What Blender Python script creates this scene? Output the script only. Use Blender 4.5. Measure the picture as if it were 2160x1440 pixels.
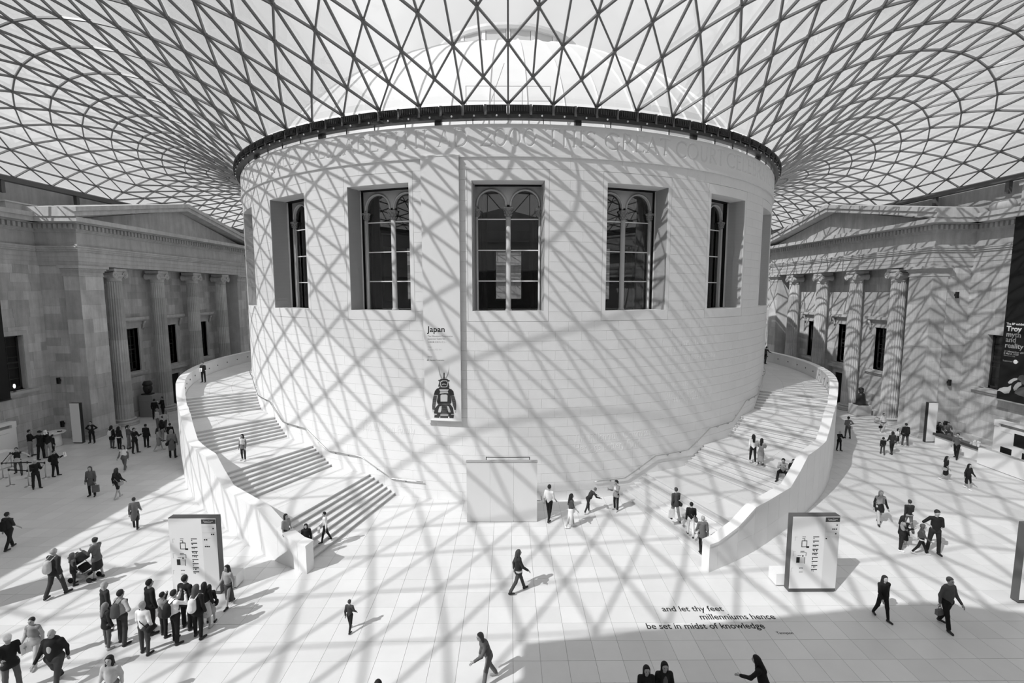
import bpy, bmesh, math, random
import numpy as np
from mathutils import Vector, Matrix

for o in list(bpy.data.objects):
    bpy.data.objects.remove(o, do_unlink=True)
SC = bpy.context.scene
COL = SC.collection
random.seed(7)

# ------------------------------------------------------------------ camera
FPX, PITCH, YAW, CAMX, CAMD, CAMH = 1014.0, math.radians(5.954), math.radians(0.372), 0.03, 46.41, 11.07
_fw = Vector((math.sin(YAW) * math.cos(PITCH), math.cos(YAW) * math.cos(PITCH), -math.sin(PITCH)))
_rt = Vector((math.cos(YAW), -math.sin(YAW), 0))
_up = _rt.cross(_fw)
CAMPOS = Vector((CAMX, -CAMD, CAMH))
cam_data = bpy.data.cameras.new('camera')
cam_data.sensor_width = 36.0
cam_data.lens = 36.0 * FPX / 2160.0
cam_data.clip_end = 500
cam = bpy.data.objects.new('camera', cam_data)
COL.objects.link(cam)
_m = Matrix((_rt, _up, -_fw)).transposed().to_4x4()
_m.translation = CAMPOS
cam.matrix_world = _m
SC.camera = cam

# ------------------------------------------------------------------ sky
world = bpy.data.worlds.new('sky')
SC.world = world
world.use_nodes = True
wn = world.node_tree.nodes; wl = world.node_tree.links
wn.clear()
w_out = wn.new('ShaderNodeOutputWorld'); w_bg = wn.new('ShaderNodeBackground')
w_tc = wn.new('ShaderNodeTexCoord'); w_no = wn.new('ShaderNodeTexNoise'); w_cr = wn.new('ShaderNodeValToRGB')
w_no.inputs['Scale'].default_value = 2.2; w_no.inputs['Detail'].default_value = 5
w_cr.color_ramp.elements[0].position = 0.36; w_cr.color_ramp.elements[0].color = (0.72, 0.72, 0.72, 1)
w_cr.color_ramp.elements[1].position = 0.66; w_cr.color_ramp.elements[1].color = (0.98, 0.98, 0.98, 1)
wl.new(w_tc.outputs['Generated'], w_no.inputs['Vector'])
wl.new(w_no.outputs['Fac'], w_cr.inputs['Fac'])
wl.new(w_cr.outputs['Color'], w_bg.inputs['Color'])
w_bg.inputs['Strength'].default_value = 1.0
wl.new(w_bg.outputs['Background'], w_out.inputs['Surface'])

# ------------------------------------------------------------------ sun (from the south-west, 43.5 degrees high)
SUN_EL = math.radians(43.5); SUN_AZ = math.radians(39.5)
SUN_DIR = Vector((math.cos(SUN_AZ) * math.cos(SUN_EL), math.sin(SUN_AZ) * math.cos(SUN_EL), -math.sin(SUN_EL)))
sun_data = bpy.data.lights.new('sun', 'SUN')
sun_data.energy = 4.2
sun_data.angle = math.radians(0.5)
sun = bpy.data.objects.new('sun', sun_data)
COL.objects.link(sun)
sun.location = (-40, -60, 70)
sun.rotation_euler = SUN_DIR.to_track_quat('-Z', 'Y').to_euler()

SC.view_settings.view_transform = 'Standard'
SC.view_settings.look = 'None'
SC.view_settings.gamma = 1.0
SC.view_settings.use_curve_mapping = False
SC.view_settings.exposure = 0.0

# ------------------------------------------------------------------ pixel helpers (2160x1440): a pixel of the photo to a point of the place
def _ray(u, v):
    return (_fw * FPX + _rt * (u - 1080) + _up * (720 - v)).normalized()
def at_z(u, v, z=0.0):
    d = _ray(u, v); t = (z - CAMH) / d.z
    return CAMPOS + d * t
def at_x(u, v, x):
    d = _ray(u, v); return CAMPOS + d * ((x - CAMX) / d.x)
def at_y(u, v, y):
    d = _ray(u, v); return CAMPOS + d * ((y + CAMD) / d.y)
def on_drum(u, v, r=22.0):
    d = _ray(u, v); a = d.x ** 2 + d.y ** 2; b = 2 * (CAMPOS.x * d.x + CAMPOS.y * d.y); c = CAMPOS.x ** 2 + CAMPOS.y ** 2 - r * r
    q = max(0, b * b - 4 * a * c); p = CAMPOS + d * ((-b - math.sqrt(q)) / 2 / a)
    return math.degrees(math.atan2(p.x, -p.y)), p.z
def to_px(p):
    d = Vector(p) - CAMPOS; z = d.dot(_fw)
    if z < 0.3: return None
    return 1080 + FPX * d.dot(_rt) / z, 720 - FPX * d.dot(_up) / z, z
def px_size(pts):
    """area-ish size on the picture of a piece, 0 when it is out of the frame"""
    us = []
    for p in pts:
        q = to_px(p)
        if q is None: return 0.0
        us.append(q)
    u0 = max(0, min(q[0] for q in us)); u1 = min(2160, max(q[0] for q in us))
    v0 = max(0, min(q[1] for q in us)); v1 = min(1440, max(q[1] for q in us))
    return max(0, u1 - u0) * max(0, v1 - v0)

# ------------------------------------------------------------------ materials
MATS = {}
def mat(name, val, rough=0.6, var=0.0, scale=1.5, piece=0.0, bump=0.0, bscale=20.0, spec=0.3, metal=0.0, streak=0.0):
    if name in MATS: return MATS[name]
    m = bpy.data.materials.new(name); m.use_nodes = True
    nt = m.node_tree; n = nt.nodes; l = nt.links
    b = n['Principled BSDF']
    b.inputs['Base Color'].default_value = (val, val, val, 1)
    b.inputs['Roughness'].default_value = rough
    b.inputs['Metallic'].default_value = metal
    b.inputs['Specular IOR Level'].default_value = spec
    if var or piece or bump or streak:
        geo = n.new('ShaderNodeNewGeometry')
        cur = None
        def mul(a, bsock):
            q = n.new('ShaderNodeMath'); q.operation = 'MULTIPLY'
            l.new(a, q.inputs[0]); l.new(bsock, q.inputs[1]); return q.outputs[0]
        base = n.new('ShaderNodeValue'); base.outputs[0].default_value = val; cur = base.outputs[0]
        if var:
            no = n.new('ShaderNodeTexNoise'); no.inputs['Scale'].default_value = scale; no.inputs['Detail'].default_value = 6; no.inputs['Roughness'].default_value = 0.62
            l.new(geo.outputs['Position'], no.inputs['Vector'])
            mr = n.new('ShaderNodeMapRange'); mr.inputs[1].default_value = 0.25; mr.inputs[2].default_value = 0.75; mr.inputs[3].default_value = 1 - var; mr.inputs[4].default_value = 1 + var
            l.new(no.outputs['Fac'], mr.inputs[0]); cur = mul(cur, mr.outputs[0])
        if streak:
            vm = n.new('ShaderNodeVectorMath'); vm.operation = 'MULTIPLY'; vm.inputs[1].default_value = (2.2, 2.2, 0.22)
            l.new(geo.outputs['Position'], vm.inputs[0])
            no = n.new('ShaderNodeTexNoise'); no.inputs['Scale'].default_value = 1.0; no.inputs['Detail'].default_value = 7; no.inputs['Roughness'].default_value = 0.7
            l.new(vm.outputs[0], no.inputs['Vector'])
            mr = n.new('ShaderNodeMapRange'); mr.inputs[1].default_value = 0.3; mr.inputs[2].default_value = 0.62; mr.inputs[3].default_value = 1 - streak; mr.inputs[4].default_value = 1.0
            l.new(no.outputs['Fac'], mr.inputs[0]); cur = mul(cur, mr.outputs[0])
        if piece:
            oi = n.new('ShaderNodeObjectInfo'); ad = n.new('ShaderNodeMath'); ad.operation = 'ADD'
            l.new(oi.outputs['Random'], ad.inputs[0]); l.new(geo.outputs['Random Per Island'], ad.inputs[1])
            fr = n.new('ShaderNodeMath'); fr.operation = 'FRACT'; l.new(ad.outputs[0], fr.inputs[0])
            mr = n.new('ShaderNodeMapRange'); mr.inputs[3].default_value = 1 - piece; mr.inputs[4].default_value = 1 + piece
            l.new(fr.outputs[0], mr.inputs[0]); cur = mul(cur, mr.outputs[0])
        cc = n.new('ShaderNodeCombineColor')
        for k in range(3): l.new(cur, cc.inputs[k])
        l.new(cc.outputs[0], b.inputs['Base Color'])
        if bump:
            no = n.new('ShaderNodeTexNoise'); no.inputs['Scale'].default_value = bscale; no.inputs['Detail'].default_value = 4
            l.new(geo.outputs['Position'], no.inputs['Vector'])
            bp = n.new('ShaderNodeBump'); bp.inputs['Strength'].default_value = bump; bp.inputs['Distance'].default_value = 0.02
            l.new(no.outputs['Fac'], bp.inputs['Height']); l.new(bp.outputs[0], b.inputs['Normal'])
    MATS[name] = m
    return m
def glass(name, tint, refl, rough=0.02, body=0.0, bodyval=0.8):
    """clear sheet glass: lets light straight through, mirrors a little; body = share of white frit / dirt"""
    m = bpy.data.materials.new(name); m.use_nodes = True
    n = m.node_tree.nodes; l = m.node_tree.links; n.clear()
    out = n.new('ShaderNodeOutputMaterial'); tr = n.new('ShaderNodeBsdfTransparent'); gl = n.new('ShaderNodeBsdfGlossy'); mx = n.new('ShaderNodeMixShader')
    tr.inputs[0].default_value = (tint, tint, tint, 1); gl.inputs['Roughness'].default_value = rough; gl.inputs['Color'].default_value = (1, 1, 1, 1)
    fr = n.new('ShaderNodeFresnel'); fr.inputs['IOR'].default_value = 1.5
    mm = n.new('ShaderNodeMath'); mm.operation = 'MULTIPLY'; mm.inputs[1].default_value = refl; l.new(fr.outputs[0], mm.inputs[0]); mm.use_clamp = True
    l.new(mm.outputs[0], mx.inputs[0]); l.new(tr.outputs[0], mx.inputs[1]); l.new(gl.outputs[0], mx.inputs[2])
    last = mx.outputs[0]
    if body:
        tl = n.new('ShaderNodeBsdfTranslucent'); tl.inputs[0].default_value = (bodyval,) * 3 + (1,)
        m2 = n.new('ShaderNodeMixShader'); m2.inputs[0].default_value = body
        l.new(last, m2.inputs[1]); l.new(tl.outputs[0], m2.inputs[2]); last = m2.outputs[0]
    l.new(last, out.inputs[0]); MATS[name] = m
    return m

M_PALE = mat('pale_limestone', 0.81, 0.55, var=0.03, scale=0.8, piece=0.012, bump=0.12, bscale=30)
M_FLOOR = mat('floor_limestone', 0.71, 0.32, var=0.05, scale=0.7, piece=0.055, spec=0.45)
M_JOINT = mat('joint_mortar', 0.45, 0.8)
M_PJOINT = mat('pale_joint', 0.71, 0.8)
M_STAIR = mat('stair_limestone', 0.70, 0.45, var=0.05, scale=1.0, piece=0.03)
M_PORT = mat('weathered_stone', 0.56, 0.75, var=0.18, scale=0.9, piece=0.2, bump=0.3, bscale=14, streak=0.28)
M_PORTC = mat('carved_stone', 0.54, 0.75, var=0.14, scale=1.2, bump=0.2, bscale=14, streak=0.22)
M_STEEL = mat('painted_steel', 0.16, 0.38, spec=0.5)
M_EDGE = mat('gutter_steel', 0.13, 0.5)
M_DARK = mat('dark_metal', 0.025, 0.35, spec=0.5)
M_BLACK = mat('black_fabric', 0.012, 0.8)
M_WHITE = mat('white_laminate', 0.86, 0.35)
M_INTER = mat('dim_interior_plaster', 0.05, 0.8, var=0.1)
M_INFRAME = mat('painted_window_stone', 0.60, 0.6, var=0.05)
M_CHROME = mat('brushed_steel', 0.55, 0.28, metal=0.9)
M_GREY = mat('grey_laminate', 0.35, 0.5)
M_INK = mat('black_ink', 0.02, 0.7)
M_INKG = mat('grey_ink', 0.25, 0.7)
M_INKL = mat('pale_grey_ink', 0.55, 0.7)
M_PAPER = mat('printed_paper', 0.82, 0.6)
M_ROOFG = glass('roof_glass', 0.96, 0.35, body=0.03)
M_WING = glass('window_glass', 0.75, 1.6, 0.0)
M_DOME = mat('dome_sheet', 0.6, 0.5, var=0.03, scale=0.5)

# ------------------------------------------------------------------ mesh helpers
def PT(t, r, z):
    a = math.radians(t); return (r * math.sin(a), -r * math.cos(a), z)
class MB:
    def __init__(s): s.v = []; s.f = []; s.mi = []; s.cur = 0
    def add(s, vs, fs):
        o = len(s.v); s.v.extend([tuple(p) for p in vs]); s.f.extend([tuple(i + o for i in f) for f in fs]); s.mi.extend([s.cur] * len(fs)); return s
    def box(s, x0, x1, y0, y1, z0, z1):
        if x0 > x1: x0, x1 = x1, x0
        if y0 > y1: y0, y1 = y1, y0
        vs = [(x, y, z) for z in (z0, z1) for y in (y0, y1) for x in (x0, x1)]
        return s.add(vs, [(0, 2, 3, 1), (4, 5, 7, 6), (0, 1, 5, 4), (2, 6, 7, 3), (0, 4, 6, 2), (1, 3, 7, 5)])
    def hexa(s, bot, top):
        """prism between two equal polygons (same order, bottom counter-clockwise seen from the top side)"""
        n = len(bot)
        fs = [tuple(reversed(range(n))), tuple(range(n, 2 * n))] + [(i, (i + 1) % n, n + (i + 1) % n, n + i) for i in range(n)]
        return s.add(list(bot) + list(top), fs)
    def obox(s, c, ax, ay, az):
        c = Vector(c); ax, ay, az = Vector(ax), Vector(ay), Vector(az)
        b = [c + ax * i + ay * j - az for i, j in ((-1, -1), (1, -1), (1, 1), (-1, 1))]
        return s.hexa(b, [p + az * 2 for p in b])
    def polar(s, t0, t1, r0, r1, z0, z1, n=1, z0b=None, z1b=None, r0b=None, r1b=None):
        """block of a round wall between angles t0 < t1 (degrees from south towards east)"""
        z0b = z0 if z0b is None else z0b; z1b = z1 if z1b is None else z1b; r0b = r0 if r0b is None else r0b; r1b = r1 if r1b is None else r1b
        vs = []
        for k in range(n + 1):
            u = k / n; t = t0 + (t1 - t0) * u; a = z0 + (z0b - z0) * u; b = z1 + (z1b - z1) * u; ri = r0 + (r0b - r0) * u; ro = r1 + (r1b - r1) * u
            vs += [PT(t, ri, a), PT(t, ro, a), PT(t, ro, b), PT(t, ri, b)]
        fs = [(0, 3, 2, 1)]
        for k in range(n):
            o = 4 * k
            for e in range(4):
                f = (e + 1) % 4; fs.append((o + e, o + f, o + 4 + f, o + 4 + e))
        o = 4 * n; fs.append((o, o + 1, o + 2, o + 3))
        return s.add(vs, fs)
    def tube(s, pts, rad, n=8, cap=True):
        pts = [Vector(p) for p in pts]; rads = rad if isinstance(rad, (list, tuple)) else [rad] * len(pts)
        vs = []; ref = None
        for i, p in enumerate(pts):
            d = (pts[min(i + 1, len(pts) - 1)] - pts[max(i - 1, 0)]).normalized()
            if ref is None: ref = Vector((0, 0, 1)) if abs(d.z) < 0.9 else Vector((1, 0, 0))
            x = d.cross(ref).normalized(); y = x.cross(d)
            ref = y
            vs += [p + (x * math.cos(a) + y * math.sin(a)) * rads[i] for a in [2 * math.pi * k / n for k in range(n)]]
        fs = []
        for i in range(len(pts) - 1):
            for k in range(n):
                fs.append((i * n + k, i * n + (k + 1) % n, (i + 1) * n + (k + 1) % n, (i + 1) * n + k))
        if cap: fs += [tuple(reversed(range(n))), tuple(range((len(pts) - 1) * n, len(pts) * n))]
        return s.add(vs, fs)
    def lathe(s, prof, n=24, c=(0, 0, 0), cap=True, a0=0.0):
        vs = []; c = Vector(c)
        for r, z in prof:
            vs += [c + Vector((r * math.cos(2 * math.pi * k / n + a0), r * math.sin(2 * math.pi * k / n + a0), z)) for k in range(n)]
        fs = []
        for i in range(len(prof) - 1):
            for k in range(n):
                fs.append((i * n + k, i * n + (k + 1) % n, (i + 1) * n + (k + 1) % n, (i + 1) * n + k))
        if cap: fs += [tuple(reversed(range(n))), tuple(range((len(prof) - 1) * n, len(prof) * n))]
        return s.add(vs, fs)
    def ball(s, c, r, n=8, m=6):
        c = Vector(c); r = Vector(r) if not isinstance(r, (int, float)) else Vector((r, r, r))
        vs = [c + Vector((0, 0, -r.z))]
        for i in range(1, m):
            a = -math.pi / 2 + math.pi * i / m
            vs += [c + Vector((r.x * math.cos(a) * math.cos(2 * math.pi * k / n), r.y * math.cos(a) * math.sin(2 * math.pi * k / n), r.z * math.sin(a))) for k in range(n)]
        vs.append(c + Vector((0, 0, r.z)))
        fs = [(0, 1 + (k + 1) % n, 1 + k) for k in range(n)]
        for i in range(m - 2):
            for k in range(n):
                o = 1 + i * n; fs.append((o + k, o + (k + 1) % n, o + n + (k + 1) % n, o + n + k))
        o = 1 + (m - 2) * n
        fs += [(o + k, o + (k + 1) % n, len(vs) - 1) for k in range(n)]
        return s.add(vs, fs)
    def mesh(s, name, mats, smooth=False, fix=False):
        me = bpy.data.meshes.new(name); me.from_pydata(s.v, [], s.f)
        for m in (mats if isinstance(mats, (list, tuple)) else [mats]): me.materials.append(m)
        if any(s.mi): me.polygons.foreach_set('material_index', s.mi)
        if fix:
            bm = bmesh.new(); bm.from_mesh(me); bmesh.ops.recalc_face_normals(bm, faces=bm.faces); bm.to_mesh(me); bm.free()
        if smooth: me.polygons.foreach_set('use_smooth', [True] * len(me.polygons))
        me.update(); return me
    def build(s, name, mats, parent=None, smooth=False, fix=False):
        return place(name, s.mesh(name, mats, smooth, fix), parent)
def place(name, me, parent=None, mw=None):
    o = bpy.data.objects.new(name, me); COL.objects.link(o)
    if mw is not None: o.matrix_basis = mw
    if parent is not None:
        o.parent = parent
        if parent.parent is None: o.matrix_parent_inverse = parent.matrix_basis.inverted()
    return o
def local(name, me, parent, mb=None):
    """child whose mesh is in the parent's own coordinates"""
    o = bpy.data.objects.new(name, me); COL.objects.link(o); o.parent = parent
    if mb is not None: o.matrix_basis = mb
    return o
def empty(name, loc=(0, 0, 0), rz=0.0):
    o = bpy.data.objects.new(name, None); COL.objects.link(o); o.location = loc; o.rotation_euler = (0, 0, rz)
    o.matrix_basis = Matrix.Translation(Vector(loc)) @ Matrix.Rotation(rz, 4, 'Z'); o.empty_display_size = 0.3
    return o
def tag(o, label=None, cat=None, group=None, kind=None):
    if label: o['label'] = label
    if cat: o['category'] = cat
    if group: o['group'] = group
    if kind: o['kind'] = kind
    return o
def split_pieces(pieces, name, m, parent, limit=300, smooth=False):
    """pieces: list of (size, MB). the largest become parts of their own, the rest one joined part"""
    pieces.sort(key=lambda q: -q[0])
    for sz, mb in pieces[:limit]:
        mb.build(name, m, parent, smooth)
    rest = MB()
    for sz, mb in pieces[limit:]: rest.add(mb.v, mb.f)
    if rest.f:
        tag(rest.build(name + '_field', m, parent, smooth), kind='stuff')
_fontcache = {}
def text_mb(s, size=1.0, depth=0.0, align='LEFT', bold=0.0, res=3, space=1.0):
    cu = bpy.data.curves.new('lettering', 'FONT'); cu.body = s; cu.size = size; cu.align_x = align; cu.extrude = depth; cu.resolution_u = res; cu.offset = bold; cu.space_character = space
    o = bpy.data.objects.new('lettering', cu); COL.objects.link(o)
    dg = bpy.context.evaluated_depsgraph_get(); dg.update()
    me = bpy.data.meshes.new_from_object(o.evaluated_get(dg))
    mb = MB(); mb.add([tuple(v.co) for v in me.vertices], [tuple(p.vertices) for p in me.polygons])
    bpy.data.objects.remove(o, do_unlink=True); bpy.data.curves.remove(cu); bpy.data.meshes.remove(me)
    return mb
def warp(mb, fn):
    mb.v = [tuple(fn(*p)) for p in mb.v]; return mb
# ================================================================== FLOOR
floor = MB().add([(-45, -56, -0.02), (45, -56, -0.02), (45, 52, -0.02), (-45, 52, -0.02)], [(0, 1, 2, 3)]).build('floor', M_JOINT)
tag(floor, kind='structure')
SLAB = 0.83
_g = 0.0045
_slab = MB().hexa([(-SLAB / 2 + _g, -SLAB / 2 + _g, -0.015), (SLAB / 2 - _g, -SLAB / 2 + _g, -0.015), (SLAB / 2 - _g, SLAB / 2 - _g, -0.015), (-SLAB / 2 + _g, SLAB / 2 - _g, -0.015)],
                  [(-SLAB / 2 + _g, -SLAB / 2 + _g, 0), (SLAB / 2 - _g, -SLAB / 2 + _g, 0), (SLAB / 2 - _g, SLAB / 2 - _g, 0), (-SLAB / 2 + _g, SLAB / 2 - _g, 0)])
_slab_me = _slab.mesh('floor_slab', M_FLOOR)
_jx = at_z(1411, 1350).x; _jy = at_z(1411, 1350).y
spots = []
for i in range(-60, 60):
    for j in range(-20, 75):
        cx = _jx + (i + 0.5) * SLAB; cy = _jy + (j + 0.5) * SLAB
        if abs(cx) > 37 or cy > 26 or cy < -47 or math.hypot(cx, cy) < 20.8: continue
        spots.append((px_size([(cx - 0.4, cy - 0.4, 0), (cx + 0.4, cy - 0.4, 0), (cx + 0.4, cy + 0.4, 0), (cx - 0.4, cy + 0.4, 0)]), cx, cy))
spots.sort(reverse=True)
for sz, cx, cy in spots[:300]:
    place('floor_slab', _slab_me, floor, Matrix.Translation((cx, cy, 0)))
rest = MB()
for sz, cx, cy in spots[300:]:
    rest.add([(x + cx, y + cy, z) for x, y, z in _slab.v], _slab.f)
tag(rest.build('floor_slab_field', M_FLOOR, floor), kind='stuff')

# ================================================================== GLASS ROOF
RA, RB, RC, RD, N2, JS = 22.2, 36.6, 46.0, 51.1, 128, 20
def r_J(i):
    a = i % N2; a = min(a, N2 - a)
    return JS + a if a <= 15 else JS + 30 - a if a <= 32 else JS + a - 34 if a <= 49 else JS + 64 - a
def r_edge(i):
    s = 1 if (i % N2) <= 64 else -1
    a = i % N2; a = min(a, N2 - a)
    if a <= 15: return s * RB * a / 15, -RD
    if a <= 32: return s * RB, -RD + (a - 15) * (RD - .6) / 17
    if a <= 49: return s * RB, -.6 + (a - 32) * (RC + .6) / 17
    return s * RB * (64 - a) / 15, RC
def r_z(x, y):
    r = max(math.hypot(x, y), RA)
    psi = (1 - x / RB) * (1 + x / RB) * (1 - y / RC) * (1 + y / RD)
    al = (r / RA - 1) * psi; c2 = (x / r) ** 2
    den = ((1 - RA * x / (r * RB)) * (1 + RA * x / (r * RB)) * (1 - RA * y / (r * RC)) * (1 + RA * y / (r * RD)))
    return 19.45 + 0.6 * psi / max(1e-6, den) + al * (24 * (1 - c2) + 21 * c2 + 18 * c2 * (1 - c2)) * (1 - 0.8 * al) * (1 - 0.22 * math.exp(-(r - RA) / 2.2))
ridx = {}; rpt = []
for i in range(N2):
    jm = r_J(i); t = 2 * math.pi * i / N2
    p0 = (RA * math.sin(t), -RA * math.cos(t)); p1 = r_edge(i); L = math.dist(p0, p1)
    kk = min(i, N2 - i); cf = max(0, 1 - abs((15 if kk <= 32 else 49) - kk) / 15)
    a = 1.02 * jm / L; b = 0.68 - 0.13 * math.sin(t) ** 2; b += (0.95 - b) * cf
    js = [j for j in range(jm + 1) if (i + j) % 2 == 0]
    if js[-1] != jm: js.append(jm)
    for j in js:
        u = j / jm; s = (a + b - 2) * u ** 3 + (3 - 2 * a - b) * u * u + a * u
        x = p0[0] + (p1[0] - p0[0]) * s; y = p0[1] + (p1[1] - p0[1]) * s
        ridx[i, j] = len(rpt); rpt.append(Vector((x, y, r_z(x, y))))
redge = set()
for (i, j) in ridx:
    for di, dj in ((0, 2), (1, 1), (-1, 1)):
        k = ((i + di) % N2, j + dj)
        if k in ridx: redge.add((ridx[i, j], ridx[k]))
    if j == r_J(i) - 1 and (i, r_J(i)) in ridx: redge.add((ridx[i, j], ridx[i, r_J(i)]))
for i in range(N2):
    redge.add((ridx[i, r_J(i)], ridx[(i + 1) % N2, r_J(i + 1)]))
    if i % 2 == 0: redge.add((ridx[i, 0], ridx[(i + 2) % N2, 0]))
redge = {(min(a, b), max(a, b)) for a, b in redge}
adj = {}
for a, b in redge: adj.setdefault(a, set()).add(b); adj.setdefault(b, set()).add(a)
rtri = {tuple(sorted((a, b, c))) for a, b in redge for c in adj[a] & adj[b]}
def r_nrm(p):
    e = 0.15
    n = Vector((-(r_z(p.x + e, p.y) - r_z(p.x - e, p.y)) / (2 * e), -(r_z(p.x, p.y + e) - r_z(p.x, p.y - e)) / (2 * e), 1))
    return n.normalized()
rnm = [r_nrm(p) for p in rpt]
ceiling = tag(empty('ceiling'), kind='structure')
ubeam = MB().box(-0.5, 0.5, -0.5, 0.5, -0.5, 0.5).mesh('roof_beam', M_STEEL)
beams = []
for a, b in redge:
    if math.hypot(*rpt[a].xy) < RA + 0.05 and math.hypot(*rpt[b].xy) < RA + 0.05: continue
    p, q = rpt[a], rpt[b]; d = q - p; L = d.length
    if L < 0.05: continue
    x = d / L; nn = (rnm[a] + rnm[b]); nn = (nn - x * nn.dot(x)).normalized(); y = nn.cross(x)
    m = Matrix(((x.x * L, y.x * 0.08, nn.x * 0.115, 0), (x.y * L, y.y * 0.08, nn.y * 0.115, 0), (x.z * L, y.z * 0.08, nn.z * 0.115, 0), (0, 0, 0, 1)))
    m.translation = (p + q) / 2
    pa, pb = to_px(p), to_px(q); sz = 0
    if pa and pb and (0 < pa[0] < 2160 or 0 < pb[0] < 2160) and (0 < pa[1] < 560 or 0 < pb[1] < 560): sz = math.dist(pa[:2], pb[:2]) / pa[2]
    beams.append((sz, m))
beams.sort(key=lambda q: -q[0])
for sz, m in beams[:300]: place('roof_beam', ubeam, ceiling, m)
rest = MB(); cube = [Vector((x, y, z)) for z in (-.5, .5) for y in (-.5, .5) for x in (-.5, .5)]
for sz, m in beams[300:]:
    rest.add([m @ c for c in cube], [(0, 2, 3, 1), (4, 5, 7, 6), (0, 1, 5, 4), (2, 6, 7, 3), (0, 4, 6, 2), (1, 3, 7, 5)])
tag(rest.build('roof_beam_field', M_STEEL, ceiling), kind='stuff')
nodes = MB()
for p, nn in zip(rpt, rnm):
    x = nn.orthogonal().normalized(); y = nn.cross(x)
    ring = [p - nn * 0.085 + (x * math.cos(k * math.pi / 3) + y * math.sin(k * math.pi / 3)) * 0.085 for k in range(6)]
    nodes.hexa(ring, [q + nn * 0.17 for q in ring])
tag(nodes.build('roof_node_field', M_STEEL, ceiling), kind='stuff')
panes = []
for t in rtri:
    P3 = [rpt[k] + rnm[k] * 0.12 for k in t]; c = (P3[0] + P3[1] + P3[2]) / 3
    nn = (P3[1] - P3[0]).cross(P3[2] - P3[0])
    if nn.length < 1e-4: continue
    nn.normalize()
    if nn.z < 0: P3 = [P3[0], P3[2], P3[1]]; nn = -nn
    mb = MB().hexa([c + (p - c) * 0.985 for p in P3], [c + (p - c) * 0.985 + nn * 0.024 for p in P3])
    panes.append((px_size(P3) if c.y > -46 and math.hypot(c.x, c.y) > 0 and (c.y < 5) else 0, mb))
split_pieces(panes, 'glass_pane', M_ROOFG, ceiling)
# gutter beam round the rectangular edge and stub posts under it
eb = MB()
eb.box(-36.95, -36.45, -51.4, 46.3, 19.08, 19.42); eb.box(36.45, 36.95, -51.4, 46.3, 19.08, 19.42)
eb.box(-36.95, 36.95, -51.45, -50.95, 19.08, 19.42); eb.box(-36.95, 36.95, 45.85, 46.35, 19.08, 19.42)
eb.build('gutter_beam', M_EDGE, ceiling)
post = MB().box(-0.14, 0.14, -0.14, 0.14, 18.2, 19.08).mesh('gutter_post', M_EDGE)
for s in (-1, 1):
    for k in range(12):
        place('gutter_post', post, ceiling, Matrix.Translation((s * 36.7, -16.5 + 6.1 * k, 0)))

# ================================================================== DRUM (round reading room clad in pale stone)
RW = 22.0
WIN = [18.0 * k for k in range(20)]
COURSE = 17.07 / 34
W_OUT, W_IN = 5.355, 4.753
Z_OUT0, Z_OUT1, Z_IN0, Z_IN1 = 19 * COURSE, 34 * COURSE, 20 * COURSE + 0.03, 33 * COURSE - 0.04
Z_BAND, Z_TOP = 17.66, 19.13
drum = tag(empty('wall_reading_room'), kind='structure')
core = MB()
for k in range(20):
    a = WIN[k]
    core.polar(a + W_IN, a + 18 - W_IN, 20.9, RW - 0.03, 0, Z_TOP, 6)
    core.polar(a - W_IN, a + W_IN, 20.9, RW - 0.03, 0, Z_IN0 - 0.02, 4)
    core.polar(a - W_IN, a + W_IN, 20.9, RW - 0.03, Z_IN1 + 0.02, Z_TOP, 4)
core.build('core', M_PJOINT, drum, fix=True)
blocks = []
rg = random.Random(3)
def d_block(t0, t1, z0, z1, extra=0.0):
    jt = 0.007; jz = 0.004
    n = max(1, int((t1 - t0) / 1.3))
    mb = MB().polar(t0 + jt, t1 - jt, RW - 0.05, RW + extra, z0 + jz, z1 - jz, n)
    sz = px_size([PT(t0, RW, z0), PT(t1, RW, z0), PT(t1, RW, z1), PT(t0, RW, z1)]) if abs((t0 + t1) / 2) < 60 else 0
    return (sz, mb)
for c in range(35):
    z0, z1 = (c * COURSE, (c + 1) * COURSE) if c < 34 else (34 * COURSE, Z_BAND)
    BW = 3.6
    off = (c % 2) * BW / 2
    for k in range(-8, 8):
        lo, hi = 18.0 * k - 9 + 9 - 0, 0
        a0, a1 = 18.0 * k, 18.0 * (k + 1)
        if 19 <= c < 34: a0 += W_OUT; a1 -= W_OUT
        cuts = [a0]
        t = 18.0 * k + off + 0.9
        while t < a1 - 1.2:
            if t > a0 + 1.2: cuts.append(t)
            t += BW
        cuts.append(a1)
        for q in range(len(cuts) - 1): blocks.append(d_block(cuts[q], cuts[q + 1], z0, z1))
split_pieces(blocks, 'stone_block', M_PALE, drum)
# plain surrounds of the windows, set off by a joint
for k in range(-8, 9):
    a = 18.0 * k; sur = empty('window_surround'); sur.parent = drum
    g = 0.05
    for nm, q in (('head_stone', (a - W_OUT + g, a + W_OUT - g, Z_IN1, Z_OUT1 - 0.02)), ('sill_stone', (a - W_OUT + g, a + W_OUT - g, Z_OUT0 + 0.02, Z_IN0)),
                  ('jamb_stone', (a - W_OUT + g, a - W_IN, Z_IN0, Z_IN1)), ('jamb_stone', (a + W_IN, a + W_OUT - g, Z_IN0, Z_IN1))):
        MB().polar(q[0], q[1], 21.0, RW, q[2], q[3], 6).build(nm, M_PALE, sur)
# moulding under the inscribed band, top capping
MB().polar(-120, 120, RW - 0.05, RW + 0.10, Z_BAND - 0.03, Z_BAND + 0.10, 120).build('band_fillet', M_PALE, drum)
MB().polar(-180, 180, RW - 1.1, RW + 0.05, Z_TOP, Z_TOP + 0.05, 180).build('top_capping', M_PALE, drum)

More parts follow.
